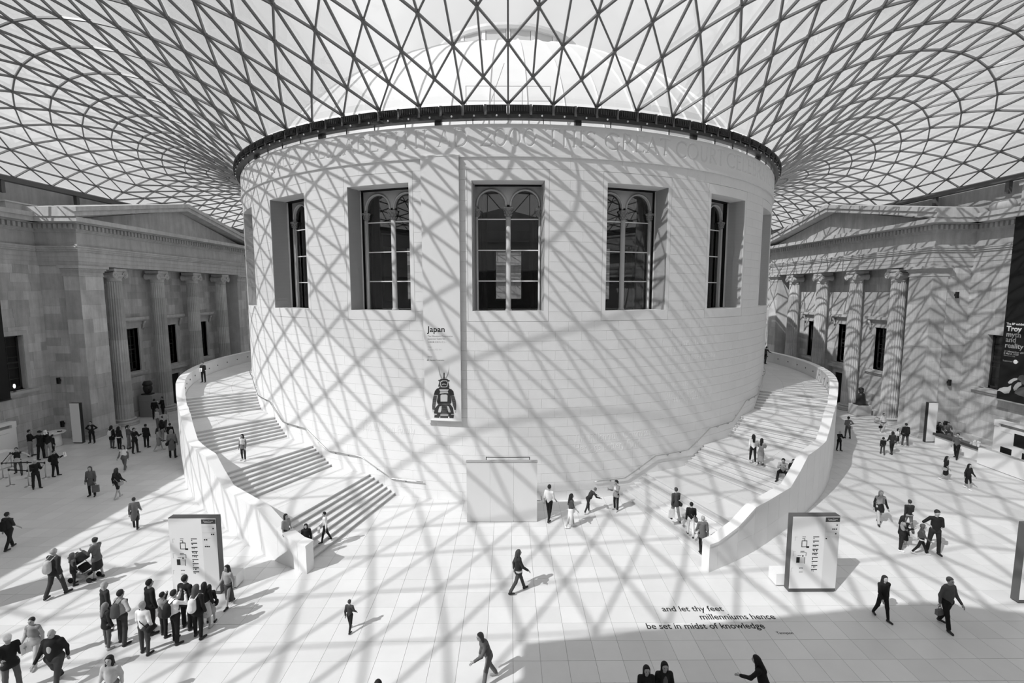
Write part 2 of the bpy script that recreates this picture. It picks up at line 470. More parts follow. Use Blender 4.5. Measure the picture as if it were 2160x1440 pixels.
# --- inscribed band: the letters are real V-cuts in the stone face
ST = {}
def _arc(cx, cy, rx, ry, a0, a1, n=14):
    return [(cx + rx * math.cos(math.radians(a0 + (a1 - a0) * k / n)), cy + ry * math.sin(math.radians(a0 + (a1 - a0) * k / n))) for k in range(n + 1)]
K, T = 0.080, 0.046
def _l(w, *st): return (w, st)
def _sv(x, y): return (T * 0.8, [(x - 0.085, y), (x + 0.085, y)])
def _stem(x, y0=0, y1=1): return [(K, [(x, y0), (x, y1)]), _sv(x, y0), _sv(x, y1)]
ST['I'] = (0.24, _stem(0.12))
ST['H'] = (0.74, _stem(0.12) + _stem(0.62) + [(T, [(0.12, .52), (.62, .52)])])
ST['T'] = (0.68, [(K, [(.34, 0), (.34, 1)]), _sv(.34, 0), (T, [(0.02, 1), (.66, 1)]), (T, [(.02, 1), (.02, .9)]), (T, [(.66, 1), (.66, .9)])])
ST['E'] = (0.56, _stem(0.12) + [(T, [(.12, 1), (.5, 1), (.5, .9)]), (T, [(.12, .53), (.44, .53)]), (T, [(.12, 0), (.53, 0), (.54, .1)])])
ST['L'] = (0.54, _stem(0.12) + [(T, [(.12, 0), (.5, 0), (.52, .11)])])
ST['B'] = (0.60, _stem(0.12) + [(T, [(.12, 1), (.28, 1)]), (K, _arc(.28, .765, .2, .235, 90, -90)), (T, [(.12, .53), (.3, .53)]), (K, _arc(.3, .265, .25, .265, 90, -90)), (T, [(.12, 0), (.3, 0)])])
ST['P'] = (0.56, _stem(0.12) + [(T, [(.12, 1), (.28, 1)]), (K, _arc(.28, .74, .23, .26, 90, -90)), (T, [(.12, .48), (.28, .48)])])
ST['R'] = (0.66, ST['P'][1] + [(K, [(.28, .48), (.64, 0)])])
ST['D'] = (0.76, _stem(0.12) + [(T, [(.12, 1), (.3, 1)]), (K, _arc(.28, .5, .42, .5, 90, -90, 20)), (T, [(.12, 0), (.3, 0)])])
ST['A'] = (0.78, [(T, [(.1, 0), (.4, 1)]), (K, [(.4, 1), (.7, 0)]), (T, [(.2, .34), (.6, .34)]), _sv(.1, 0), _sv(.7, 0)])
ST['N'] = (0.80, [(T, [(.14, 0), (.14, 1)]), (K, [(.1, 1), (.68, 0)]), (T, [(.68, 0), (.68, 1)]), _sv(.14, 0), _sv(.68, 1), _sv(.09, 1)])
ST['M'] = (0.92, [(T, [(.1, 0), (.2, 1)]), (K, [(.2, 1), (.46, .02)]), (T, [(.46, .02), (.74, 1)]), (K, [(.74, 1), (.82, 0)]), _sv(.1, 0), _sv(.82, 0)])
ST['U'] = (0.74, [(K, [(.12, 1), (.12, .3)] + _arc(.36, .28, .24, .28, 180, 360) + []), (T, [(.6, .28), (.6, 1)]), _sv(.12, 1), _sv(.6, 1)])
ST['Y'] = (0.72, [(K, [(.06, 1), (.35, .46)]), (T, [(.64, 1), (.35, .46)]), (K, [(.35, .46), (.35, 0)]), _sv(.35, 0), _sv(.06, 1), _sv(.64, 1)])
ST['Z'] = (0.66, [(T, [(.08, .9), (.08, 1), (.6, 1)]), (K, [(.6, 1), (.04, 0)]), (T, [(.04, 0), (.62, 0), (.62, .1)])])
ST['O'] = (0.92, [(K, _arc(.44, .5, .40, .5, 0, 360, 30))])
ST['Q'] = (0.96, [(K, _arc(.44, .5, .40, .5, 0, 360, 30)), (K, [(.48, .06), (.66, -.16), (.9, -.2)])])
ST['C'] = (0.78, [(K, _arc(.46, .5, .42, .5, 52, 308, 22)), (T, [(.73, .78), (.74, .94)])])
ST['G'] = (0.84, [(K, _arc(.46, .5, .42, .5, 52, 300, 22)), (K, [(.72, .06), (.72, .42)]), _sv(.72, .42), (T, [(.73, .78), (.74, .94)])])
ST['S'] = (0.54, [(K, _arc(.26, .76, .2, .24, 40, 270, 14) + _arc(.26, .27, .22, .25, 90, -140, 14)), (T, [(.43, .86), (.44, .96)]), (T, [(.06, .04), (.05, .16)])])
ST['J'] = (0.34, [(K, [(.18, 1), (.18, .05), (.1, -.14), (-.04, -.2)]), _sv(.18, 1)])
ST['2'] = (0.66, [(T, _arc(.3, .73, .24, .27, 160, -20, 14)), (K, [(.53, .64), (.04, 0)]), (K, [(.04, 0), (.58, 0), (.62, .12)])])
ST['0'] = (0.72, [(K, _arc(.34, .5, .3, .5, 0, 360, 30))])
ST[' '] = (0.44, [])
def set_line(s, h, tcen, want=None):
    """x spans in metres of the strokes, centred"""
    x = 0; out = []
    for ch in s:
        w, st = ST[ch]; out.append((x, st)); x += (w + 0.10) * h
    return x, out
Z_L0, LH = 18.16, 0.80
segs = []
def put(s, t_left, t_right):
    w, out = set_line(s, LH, 0)
    arc = math.radians(t_right - t_left) * RW; sc = arc / w
    for x, st in out:
        for wd, pl in st:
            for a, b in zip(pl[:-1], pl[1:]):
                segs.append((math.radians(t_left) * RW + (x + a[0] * LH) * sc, Z_L0 + a[1] * LH, math.radians(t_left) * RW + (x + b[0] * LH) * sc, Z_L0 + b[1] * LH, wd * LH))
_t = lambda u, v: on_drum(u, v, RW)[0]
put('MAJESTY', -56.5, _t(560, 352)); put('QUEEN', _t(566, 345), _t(642, 325)); put('ELIZABETH', _t(652, 320), _t(866, 300)); put('II', _t(873, 298), _t(909, 298)); put('AD', _t(922, 297), _t(991, 297))
put('2000', _t(1014, 297), _t(1135, 297)); put('THIS', _t(1151, 297), _t(1262, 297)); put('GREAT', _t(1276, 300), _t(1416, 310)); put('COURT', _t(1425, 320), _t(1528, 330)); put('CELEBRATING', _t(1532, 335), 57.5)
CELL = 0.017
t_lim = math.radians(60) * RW
nx = int(2 * t_lim / CELL) + 1; zz = np.arange(Z_L0 - 0.24, Z_L0 + LH + 0.10, CELL); nz = len(zz)
xx = np.linspace(-t_lim, t_lim, nx)
dep = np.zeros((nz, nx), np.float32)
for x0, z0, x1, z1, w in segs:
    i0 = max(0, int((min(x0, x1) - 0.1 + t_lim) / (xx[1] - xx[0]))); i1 = min(nx, int((max(x0, x1) + 0.1 + t_lim) / (xx[1] - xx[0])) + 2)
    j0 = max(0, int((min(z0, z1) - 0.1 - zz[0]) / CELL)); j1 = min(nz, int((max(z0, z1) + 0.1 - zz[0]) / CELL) + 2)
    X, Z = np.meshgrid(xx[i0:i1], zz[j0:j1])
    dx, dz = x1 - x0, z1 - z0; L2 = dx * dx + dz * dz + 1e-9
    u = np.clip(((X - x0) * dx + (Z - z0) * dz) / L2, 0, 1)
    d = np.hypot(X - x0 - u * dx, Z - z0 - u * dz)
    dep[j0:j1, i0:i1] = np.maximum(dep[j0:j1, i0:i1], np.clip(w - d, 0, None) * 1.3)
RF = RW + 0.05
ang = xx / RW
vx = np.empty((nz, nx, 3), np.float32)
rr = RF - dep
vx[..., 0] = rr * np.sin(ang)[None]; vx[..., 1] = -rr * np.cos(ang)[None]; vx[..., 2] = zz[:, None]
ids = np.arange(nz * nx).reshape(nz, nx)
q = np.stack([ids[:-1, :-1], ids[:-1, 1:], ids[1:, 1:], ids[1:, :-1]], -1).reshape(-1, 4)
me = bpy.data.meshes.new('inscribed_band'); me.vertices.add(nz * nx); me.vertices.foreach_set('co', vx.ravel())
me.loops.add(q.size); me.loops.foreach_set('vertex_index', q.ravel().astype(np.int32)); me.polygons.add(len(q)); me.polygons.foreach_set('loop_start', np.arange(0, q.size, 4, dtype=np.int32))
me.materials.append(M_PALE); me.update(calc_edges=True); me.validate()
tag(place('inscribed_band', me, drum), label='pale stone band with carved capital letters reading QUEEN ELIZABETH II AD 2000 THIS GREAT COURT')
bb = MB()
bb.polar(-60, 60, RW - 0.05, RF, Z_BAND + 0.10, float(zz[0]), 100); bb.polar(-60, 60, RW - 0.05, RF, float(zz[-1]), Z_TOP, 100)
bb.polar(60, 300, RW - 0.05, RF, Z_BAND + 0.10, Z_TOP, 120)
bb.build('band_stone', M_PALE, drum)
# donor names cut low on the wall
def wall_text(s, u, v, u2, name='carved_name', h=None, proud=0.012):
    t0, z0 = on_drum(u, v); t1, _ = on_drum(u2, v)
    mb = text_mb(s, 1.0, 0.5)
    w = max(p[0] for p in mb.v); sc = math.radians(t1 - t0) * RW / w; hs = sc if h is None else h
    warp(mb, lambda x, y, z: PT(t0 + math.degrees(x * sc / RW), RW - 0.004 + (proud if z > 0 else 0), z0 + y * hs))
    return tag(mb.build(name, M_PALE, drum))
wall_text('The Weston Family', 763, 907, 875, h=0.74)
wall_text('The Millennium Commission', 1211, 932, 1384, h=0.62)
wall_text('Heritage Lottery Fund', 1211, 953, 1349, h=0.62)
for s, u, v, u2 in (('The Garfield Weston Foundation', 1415, 730, 1490), ('British Museum', 1408, 744, 1462), ('Hotung and Horace Foundation', 1406, 763, 1508), ('Lydia Sumner', 1410, 781, 1452), ('BP', 1405, 801, 1415),
                    ('The British Museum Company', 1404, 818, 1501), ('The Clothworkers', 1404, 838, 1489), ('The University of Newcastle', 1404, 851, 1501), ('Sir Joseph', 1540, 748, 1570), ('Zvi Meitar', 1537, 766, 1578), ('The Sainsbury', 1536, 800, 1583)):
    wall_text(s, u, v, u2, h=0.42, proud=0.008)

# --- dark ring and vent boxes on top, with the slot of glass below it
MB().polar(-180, 180, 21.95, 22.30, 19.36, 19.56, 180).build('ring_beam', M_DARK, ceiling)
MB().polar(-180, 180, 21.98, 22.00, Z_TOP + 0.05, 19.36, 180).build('clerestory_glass', M_ROOFG, ceiling)
vent = MB(); vent.hexa([(-0.47, -22.36, 19.60), (0.47, -22.36, 19.60), (0.47, -21.9, 19.60), (-0.47, -21.9, 19.60)], [(-0.47, -22.46, 19.92), (0.47, -22.46, 19.92), (0.45, -22.0, 20.0), (-0.45, -22.0, 20.0)])
for k in range(7): vent.box(-0.40 + 0.12 * k, -0.34 + 0.12 * k, -22.45, -22.42, 19.64, 19.9)
vent_me = vent.mesh('vent_box', M_DARK)
brk = MB().box(-0.06, 0.06, -22.34, -22.0, 19.50, 19.99).mesh('ring_bracket', M_STEEL)
for k in range(128):
    a = (k + 0.5) * 360 / 128; a = a if a <= 180 else a - 360
    if abs(a) < 68:
        place('vent_box', vent_me, ceiling, Matrix.Rotation(math.radians(a), 4, 'Z'))
        place('ring_bracket', brk, ceiling, Matrix.Rotation(math.radians(a - 180 / 128), 4, 'Z'))
cp = MB().box(-0.16, 0.16, -22.1, -21.85, Z_TOP + 0.05, 19.4).mesh('ring_post', M_DARK)
mul = MB().box(-0.015, 0.015, -22.02, -21.96, Z_TOP + 0.05, 19.4).mesh('clerestory_mullion', M_DARK)
for k in range(20):
    a = 18 * k + 9; place('ring_post', cp, ceiling, Matrix.Rotation(math.radians(a), 4, 'Z'))
for k in range(80):
    place('clerestory_mullion', mul, ceiling, Matrix.Rotation(math.radians(4.5 * k), 4, 'Z'))
dl = MB()
for k in range(128):
    a = math.radians((k + 0.5) * 360 / 128); dl.ball((22.33 * math.sin(a), -22.33 * math.cos(a), 19.47), 0.05, 6, 4)
tag(dl.build('ring_downlight_field', M_WHITE, ceiling), kind='stuff')

# --- dome of the reading room seen through the glass
dome = tag(empty('reading_room_dome', (0, 0, 19.2)), 'pale ribbed dome with a glazed lantern seen hazily through the roof above the drum', 'dome')
prof = []
for k in range(15):
    u = k / 14; a = math.radians(12 + 61 * u); prof.append((20.9 * math.cos(a) / math.cos(math.radians(12)) + 0.0, 19.2 + 10.6 * (math.sin(a) - math.sin(math.radians(12))) / (math.sin(math.radians(73)) - math.sin(math.radians(12)))))
NG = 64
gore = MB()
for k in range(len(prof) - 1):
    (r0, z0), (r1, z1) = prof[k], prof[k + 1]; h = 180 / NG - 0.12
    o = len(gore.v)
    gore.add([PT(-h, r0, z0), PT(h, r0, z0), PT(h, r1, z1), PT(-h, r1, z1)], [(0, 1, 2, 3)])
    s0 = 180 / NG
    gore.add([PT(h, r0, z0), PT(s0, r0 + 0.09, z0 + .04), PT(s0, r1 + 0.09, z1 + .04), PT(h, r1, z1)], [(0, 1, 2, 3)])
    gore.add([PT(s0, r0 + 0.09, z0 + .04), PT(s0 + .12, r0, z0), PT(s0 + .12, r1, z1), PT(s0, r1 + 0.09, z1 + .04)], [(0, 1, 2, 3)])
gme = gore.mesh('dome_panel', M_DOME)
for k in range(NG): place('dome_panel', gme, dome, Matrix.Rotation(2 * math.pi * k / NG, 4, 'Z'))
zl = prof[-1][1]; rl = prof[-1][0]
MB().lathe([(rl - 0.2, zl - 0.1), (rl + 0.15, zl - 0.1), (rl + 0.15, zl + 0.25), (rl - 0.2, zl + 0.25)], 48).build('lantern_base', M_DOME, dome, fix=True)
MB().lathe([(rl + 0.25, zl + 1.75), (rl + 0.35, zl + 1.95), (rl + 0.35, zl + 2.15), (rl - 0.1, zl + 2.35), (0.01, zl + 2.9)], 48).build('lantern_roof', M_DOME, dome, fix=True)
lp = MB().box(-0.16, 0.16, -rl - 0.1, -rl + 0.12, zl + 0.2, zl + 1.8).mesh('lantern_post', M_DOME)
lw = MB().box(-0.78, 0.78, -rl + 0.0, -rl + 0.02, zl + 0.25, zl + 1.75).mesh('lantern_pane', mat('lantern_glass', 0.45, 0.2))
for k in range(20):
    place('lantern_post', lp, dome, Matrix.Rotation(math.radians(18 * k), 4, 'Z')); place('lantern_pane', lw, dome, Matrix.Rotation(math.radians(18 * k + 9), 4, 'Z'))
gan = tag(empty('maintenance_gantry', (0, -21.3, 19.2)), 'slender grey maintenance gantry standing on the dome behind the ring', 'gantry')
gm = mat('pale_rail', 0.5, 0.5)
for x in (-2.1, -0.7, 0.7, 2.1): MB().tube([(x, -21.35, 19.2), (x, -21.35, 21.2)], 0.03, 6).build('gantry_post', gm, gan)
for z in (19.9, 20.5, 21.2): MB().tube([(-2.1, -21.35, z), (2.1, -21.35, z)], 0.018, 6).build('gantry_rail', gm, gan)
MB().tube([(-1.0, -21.35, 20.1), (-0.2, -21.3, 22.3)], 0.025, 6).build('gantry_ladder', gm, gan)
# ================================================================== DRUM WINDOWS
AX, AR, ZS, Z0W, Z1W = 0.885, 0.715, 15.60, 10.03, 16.52
YP = -20.42
def arch_pts(c, r, n=14): return [(c + r * math.cos(math.pi * k / n), ZS + r * math.sin(math.pi * k / n)) for k in range(n + 1)]
def panel_mesh():
    mb = MB(); y0, y1 = YP - 0.10, YP + 0.16
    def quad2(poly):
        mb.hexa([(x, y0, z) for x, z in poly], [(x, y1, z) for x, z in poly])
    quad2([(-1.80, Z0W), (-1.62, Z0W), (-1.62, ZS), (-1.80, ZS)]); quad2([(1.62, Z0W), (1.80, Z0W), (1.80, ZS), (1.62, ZS)])
    for c in (-AX, AX):
        p = arch_pts(c, AR)
        for a, b in zip(p[:-1], p[1:]): quad2([(b[0], b[1]), (a[0], a[1]), (a[0], Z1W), (b[0], Z1W)])
    quad2([(-1.80, ZS), (-AX - AR, ZS), (-AX - AR, Z1W), (-1.80, Z1W)]); quad2([(AX + AR, ZS), (1.80, ZS), (1.80, Z1W), (AX + AR, Z1W)])
    quad2([(-AX + AR, ZS), (AX - AR, ZS), (AX - AR, Z1W), (-AX + AR, Z1W)])
    quad2([(-1.80, Z0W - 0.06), (1.80, Z0W - 0.06), (1.80, Z0W), (-1.80, Z0W)])
    return mb.mesh('window_panel', M_INFRAME, fix=True)
def archivolt_mesh():
    mb = MB()
    p = [(AX + 0 + (AR + 0.05) * math.cos(math.pi * k / 16), YP - 0.13, ZS + (AR + 0.05) * math.sin(math.pi * k / 16)) for k in range(17)]
    mb.tube([(p[0][0], p[0][1], ZS - 0.1)] + p + [(p[-1][0], p[-1][1], ZS - 0.1)], 0.055, 6)
    return mb.mesh('archivolt', M_INFRAME, True)
def capital_mesh():
    mb = MB().lathe([(0.13, 0), (0.15, 0.03), (0.13, 0.06), (0.14, 0.2), (0.19, 0.38), (0.25, 0.46)], 12)
    for row, (rz, rr, n) in enumerate(((0.08, 0.15, 8), (0.22, 0.18, 8), (0.36, 0.23, 8))):
        for k in range(n):
            a = 2 * math.pi * (k + 0.5 * (row % 2)) / n; d = Vector((math.cos(a), math.sin(a), 0)); s = Vector((-d.y, d.x, 0))
            c = d * rr
            mb.hexa([c - s * 0.045 + Vector((0, 0, rz)), c + s * 0.045 + Vector((0, 0, rz)), c + s * 0.04 + d * 0.03 + Vector((0, 0, rz)), c - s * 0.04 + d * 0.03 + Vector((0, 0, rz))],
                    [c - s * 0.02 + d * 0.03 + Vector((0, 0, rz + .12)), c + s * 0.02 + d * 0.03 + Vector((0, 0, rz + .12)), c + s * 0.02 + d * 0.075 + Vector((0, 0, rz + .10)), c - s * 0.02 + d * 0.075 + Vector((0, 0, rz + .10))])
    mb.box(-0.24, 0.24, -0.22, 0.22, 0.46, 0.53)
    return mb.mesh('capital', mat('carved_capital', 0.34, 0.7, var=0.2, scale=12), fix=True)
pm, avm, capm = panel_mesh(), archivolt_mesh(), capital_mesh()
colm = MB().lathe([(0.19, Z0W), (0.19, Z0W + 0.06), (0.15, Z0W + 0.1), (0.145, Z0W + 0.16), (0.13, 14.95)], 14, (0, YP - 0.02, 0)).mesh('window_column', M_INFRAME, True)
scol = MB().lathe([(0.10, Z0W), (0.10, Z0W + 0.06), (0.075, Z0W + 0.1), (0.07, 14.95)], 10, (1.66, YP - 0.14, 0)).mesh('side_column', M_INFRAME, True)
barm = MB().box(-1.62, 0 - 0.12, YP - 0.01, YP + 0.03, -0.028, 0.028).mesh('glazing_bar', M_WHITE)
paneh = [Z0W, 11.62, 13.24, 14.86, ZS]
pane_me = []
for a, b in zip(paneh[:-1], paneh[1:]): pane_me.append(MB().box(-1.62, -0.14, YP + 0.005, YP + 0.015, a + 0.02, b - (0.02 if b < ZS else 0)).mesh('pane', M_WING))
p = arch_pts(-AX, AR, 14)
archpane = MB().hexa([(x, YP + 0.015, z) for x, z in p], [(x, YP + 0.005, z) for x, z in p]).mesh('pane', M_WING)
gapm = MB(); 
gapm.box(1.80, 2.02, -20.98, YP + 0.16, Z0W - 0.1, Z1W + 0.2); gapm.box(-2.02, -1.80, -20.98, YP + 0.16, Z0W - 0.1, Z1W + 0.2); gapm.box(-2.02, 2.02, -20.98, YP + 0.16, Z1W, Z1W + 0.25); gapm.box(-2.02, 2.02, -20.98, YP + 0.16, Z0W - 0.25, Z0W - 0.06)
gapm = gapm.mesh('painted_gap_shade', M_BLACK)  # solid black boxes: the shade of the gap round the panel, put in as colour
def curtain(x0, x1, seed):
    r = random.Random(seed); mb = MB(); n = 22; vs = []
    for k in range(n + 1):
        x = x0 + (x1 - x0) * k / n; y = -19.75 + 0.07 * math.sin(k * 2.3 + seed) + 0.03 * r.random()
        vs += [(x * (1.0), y, 9.6), (x, y, 16.6)]
    mb.add(vs, [(2 * k, 2 * k + 2, 2 * k + 3, 2 * k + 1) for k in range(n)]); return mb.mesh('curtain', mat('dark_curtain', 0.05, 0.9))
cur_a, cur_b = curtain(-2.6, -1.15, 1), curtain(1.15, 2.6, 2)
def R4(a): return Matrix.Rotation(math.radians(a), 4, 'Z')
for n_, k in enumerate((-3, -2, -1, 0, 1, 2, 3)):
    a = 18.0 * k; w = tag(empty('window_%d' % (n_ + 1)), kind='structure'); m = R4(a)
    place('window_panel', pm, w, m); place('painted_gap_shade', gapm, w, m)
    place('archivolt', avm, w, m); place('archivolt', avm, w, m @ Matrix.Translation((-2 * AX, 0, 0)))
    c = place('window_column', colm, w, m); place('capital', capm, w, m @ Matrix.Translation((0, YP - 0.02, 14.93)))
    place('side_column', scol, w, m); place('side_column', scol, w, m @ Matrix.Translation((-3.32, 0, 0)))
    for x in (-1.64, 1.64): place('capital', capm, w, m @ Matrix.Translation((x, YP - 0.1, 14.95)) @ Matrix.Scale(0.8, 4))
    for z in paneh[1:4]:
        place('glazing_bar', barm, w, m @ Matrix.Translation((0, 0, z))); place('glazing_bar', barm, w, m @ Matrix.Translation((1.74, 0, z)))
    for pme in pane_me:
        place('pane', pme, w, m); place('pane', pme, w, m @ Matrix.Translation((1.76, 0, 0)))
    place('pane', archpane, w, m); place('pane', archpane, w, m @ Matrix.Translation((2 * AX, 0, 0)))
    place('curtain', cur_a, w, m); place('curtain', cur_b, w, m)
# dim interior: inner lining with openings behind every window, floor and ceiling
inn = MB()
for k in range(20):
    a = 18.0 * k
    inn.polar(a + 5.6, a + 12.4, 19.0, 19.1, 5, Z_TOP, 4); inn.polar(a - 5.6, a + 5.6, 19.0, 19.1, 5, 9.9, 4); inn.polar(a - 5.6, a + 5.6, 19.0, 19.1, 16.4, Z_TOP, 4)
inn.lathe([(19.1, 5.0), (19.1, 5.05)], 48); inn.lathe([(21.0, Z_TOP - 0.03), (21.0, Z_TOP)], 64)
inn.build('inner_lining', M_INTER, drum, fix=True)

# ================================================================== STAIRS round the drum
TH = [15.2, 15.7, 19.9, 25.5, 32.6, 39.5, 48, 57, 180]; RO = [29.6, 29.55, 29.1, 28.4, 27.7, 27.25, 26.7, 26.55, 26.55]
def r_out(t): return float(np.interp(abs(t), TH, RO))
FL = [(16.5, 21.2), (27.8, 32.4), (39.1, 43.7), (50.4, 55.2)]
RISE = 1.015
def st_z(t):
    t = abs(t); z = 0.0
    for a, b in FL: z += RISE * min(1, max(0, (t - a) / (b - a)))
    return z
T_END = 150.0
def cut_side(mb, s):
    if s < 0:
        mb.v = [(-x, y, z) for x, y, z in mb.v]; mb.f = [tuple(reversed(f)) for f in mb.f]
    return mb
for s, side in ((-1, 'left'), (1, 'right')):
    stair = tag(empty('staircase', (s * 8.0, -28.0, 0)), 'broad curved stone staircase rising round the %s side of the drum' % side, 'staircase')
    for fi, (a, b) in enumerate(FL):
        for k in range(7):
            t0 = a + (b - a) * k / 7; t1 = b if k == 6 else a + (b - a) * (k + 1) / 7
            z0 = fi * RISE + k * RISE / 7; z1 = z0 + RISE / 7
            nose = 0.13
            mb = MB().polar(t0, t1 + 0.35 * (k < 6), RW, r_out(t0) - 0.46, max(0, z0 - 0.2), z1 - 0.045, 2, r1b=r_out(t1) - 0.46)
            mb.polar(t0 - nose, t1 + 0.02, RW, r_out(t0) - 0.46, z1 - 0.045, z1, 2, r1b=r_out(t1) - 0.46)
            cut_side(mb, s).build('step', M_STAIR, stair, fix=True)
        la = b; lb = FL[fi + 1][0] if fi < 3 else T_END
        npc = 3 if fi < 3 else 26
        for q in range(npc):
            u0 = la + (lb - la) * q / npc; u1 = la + (lb - la) * (q + 1) / npc
            for row in range(3):
                f0, f1 = row / 3, (row + 1) / 3
                ra0 = RW + (r_out(u0) - 0.46 - RW) * f0; ra1 = RW + (r_out(u0) - 0.46 - RW) * f1; rb0 = RW + (r_out(u1) - 0.46 - RW) * f0; rb1 = RW + (r_out(u1) - 0.46 - RW) * f1
                mb = MB().polar(u0 + 0.012, u1 - 0.012, ra0 + 0.004, ra1 - 0.004, (fi + 1) * RISE - 0.3, (fi + 1) * RISE, 2, r0b=rb0 + 0.004, r1b=rb1 - 0.004)
                cut_side(mb, s).build('landing_slab', M_STAIR, stair, fix=True)
        body = MB().polar(la, lb, RW, r_out(la) - 0.47, 0, (fi + 1) * RISE - 0.31, 30, r1b=r_out(lb) - 0.47)
        cut_side(body, s).build('landing_body', M_PJOINT, stair, fix=True)
    # parapet: upright stone panels with a coping that follows the flights
    par = empty('parapet'); par.parent = stair; par.matrix_parent_inverse = stair.matrix_basis.inverted()
    cuts = [15.55, 16.5]
    for a, b in FL:
        cuts += [a, (a + b) / 2, b]
    t = 21.2
    for la, lb, n in ((21.2, 27.8, 3), (32.4, 39.1, 3), (43.7, 50.4, 3), (55.2, T_END, 40)):
        cuts += [la + (lb - la) * k / n for k in range(n + 1)]
    cuts = sorted(set(round(c, 3) for c in cuts))
    def ztop(t): return max(1.17, st_z(t) + 0.98)
    for c0, c1 in zip(cuts[:-1], cuts[1:]):
        n = max(1, int((c1 - c0) / 1.2))
        za, zb = ztop(c0), ztop(c1)
        lev = [0.0]
        while lev[-1] + 0.95 < min(za, zb) - 0.5: lev.append(lev[-1] + 0.8)
        for li, z0 in enumerate(lev):
            top = li == len(lev) - 1
            mb = MB().polar(c0 + 0.008, c1 - 0.008, r_out(c0) - 0.44, r_out(c0), z0 + 0.002, (za - 0.11) if top else lev[li + 1] - 0.003, n, z1b=(zb - 0.11) if top else None, r0b=r_out(c1) - 0.44, r1b=r_out(c1))
            o = cut_side(mb, s).build('parapet_panel', M_PALE, par, fix=True)
        mb = MB().polar(c0 + 0.004, c1 - 0.004, r_out(c0) - 0.47, r_out(c0) + 0.02, za - 0.105, za, n, z0b=zb - 0.105, z1b=zb, r0b=r_out(c1) - 0.47, r1b=r_out(c1) + 0.02)
        cut_side(mb, s).build('coping_stone', M_PALE, par, fix=True)
    # little round step lights let into the inner face
    for t in range(57, 100, 4):
        c = Vector(PT(t, r_out(t) - 0.445, 4 * RISE + 0.5)); d = Vector(PT(t, 1, 0))
        mb = MB().tube([c, c - d * 0.03], 0.055, 8); cut_side(mb, s).build('step_light', M_DARK, par, fix=True)
    # handrail on the drum wall
    rail = tag(empty('handrail', PT(s * 12, RW, 0)), 'thin steel handrail climbing the drum wall above the %s stairs' % side, 'handrail')
    hp = [(11.9, 0.95), (16.4, 0.97)]
    for a, b in FL: hp += [(a + 0.2, st_z(a) + 0.97), (b + 0.5, st_z(b) + 0.97)]
    hp += [(62 + k * 3, st_z(60) + 0.97) for k in range(6)]
    pts = []
    for (ta, za), (tb, zb) in zip(hp[:-1], hp[1:]):
        n = max(1, int((tb - ta) / 1.0))
        for k in range(n): pts.append(PT(ta + (tb - ta) * k / n, RW + 0.12, za + (zb - za) * k / n))
    pts.append(PT(hp[-1][0], RW + 0.12, hp[-1][1]))
    cut_side(MB().tube(pts, 0.032, 8), s).build('rail', M_CHROME, rail, True, True)
    for t in (14.5, 19, 24, 26.5, 30, 35, 38, 41, 46, 49, 53, 58, 63, 68):
        z = float(np.interp(t, [q[0] for q in hp], [q[1] for q in hp]))
        cut_side(MB().tube([PT(t, RW + 0.12, z - 0.02), PT(t, RW + 0.10, z - 0.09), PT(t, RW - 0.01, z - 0.1)], 0.014, 6), s).build('bracket', M_DARK, rail, False, True)

# ================================================================== COURT FACADES (east and west, mirrored)
XF, XB, XM, XC = 31.3, 32.9, 34.3, 32.0
YA, YB_ = -10.8, 11.4
COLY = [-6.92, -2.1, 2.72, 7.54]
WINY = [-4.51, 0.31, 5.13]
def flutes(r0, r1, z0, z1):
    mb = MB(); n = 20; prof = []
    vs = []
    for z, r in ((z0, r0), (z1, r1)):
        for k in range(n):
            for da, dr in ((0.0, 0), (0.16, 0), (0.32, -0.045), (0.58, -0.065), (0.84, -0.045)):
                a = 2 * math.pi * (k + da) / n; vs.append(((r + dr) * math.cos(a), (r + dr) * math.sin(a), z))
    N = n * 5
    mb.add(vs, [(k, (k + 1) % N, N + (k + 1) % N, N + k) for k in range(N)] + [tuple(reversed(range(N))), tuple(range(N, 2 * N))]); return mb
zj = [0.55, 1.75, 3.7, 5.3, 7.1, 9.0, 10.5, 11.85]
def rcol(z): return 0.60 - 0.095 * ((z - 0.5) / 11.4) ** 1.4
drum_me = [flutes(rcol(a), rcol(b), a + 0.004, b - 0.004).mesh('shaft_drum', M_PORT) for a, b in zip(zj[:-1], zj[1:])]
base_me = MB().lathe([(0.92, 0), (0.92, 0.14), (0.86, 0.15), (0.89, 0.2), (0.89, 0.28), (0.83, 0.33), (0.72, 0.36), (0.70, 0.41), (0.75, 0.43), (0.76, 0.48), (0.72, 0.53), (0.61, 0.56)], 28).mesh('column_base', M_PORTC, True)
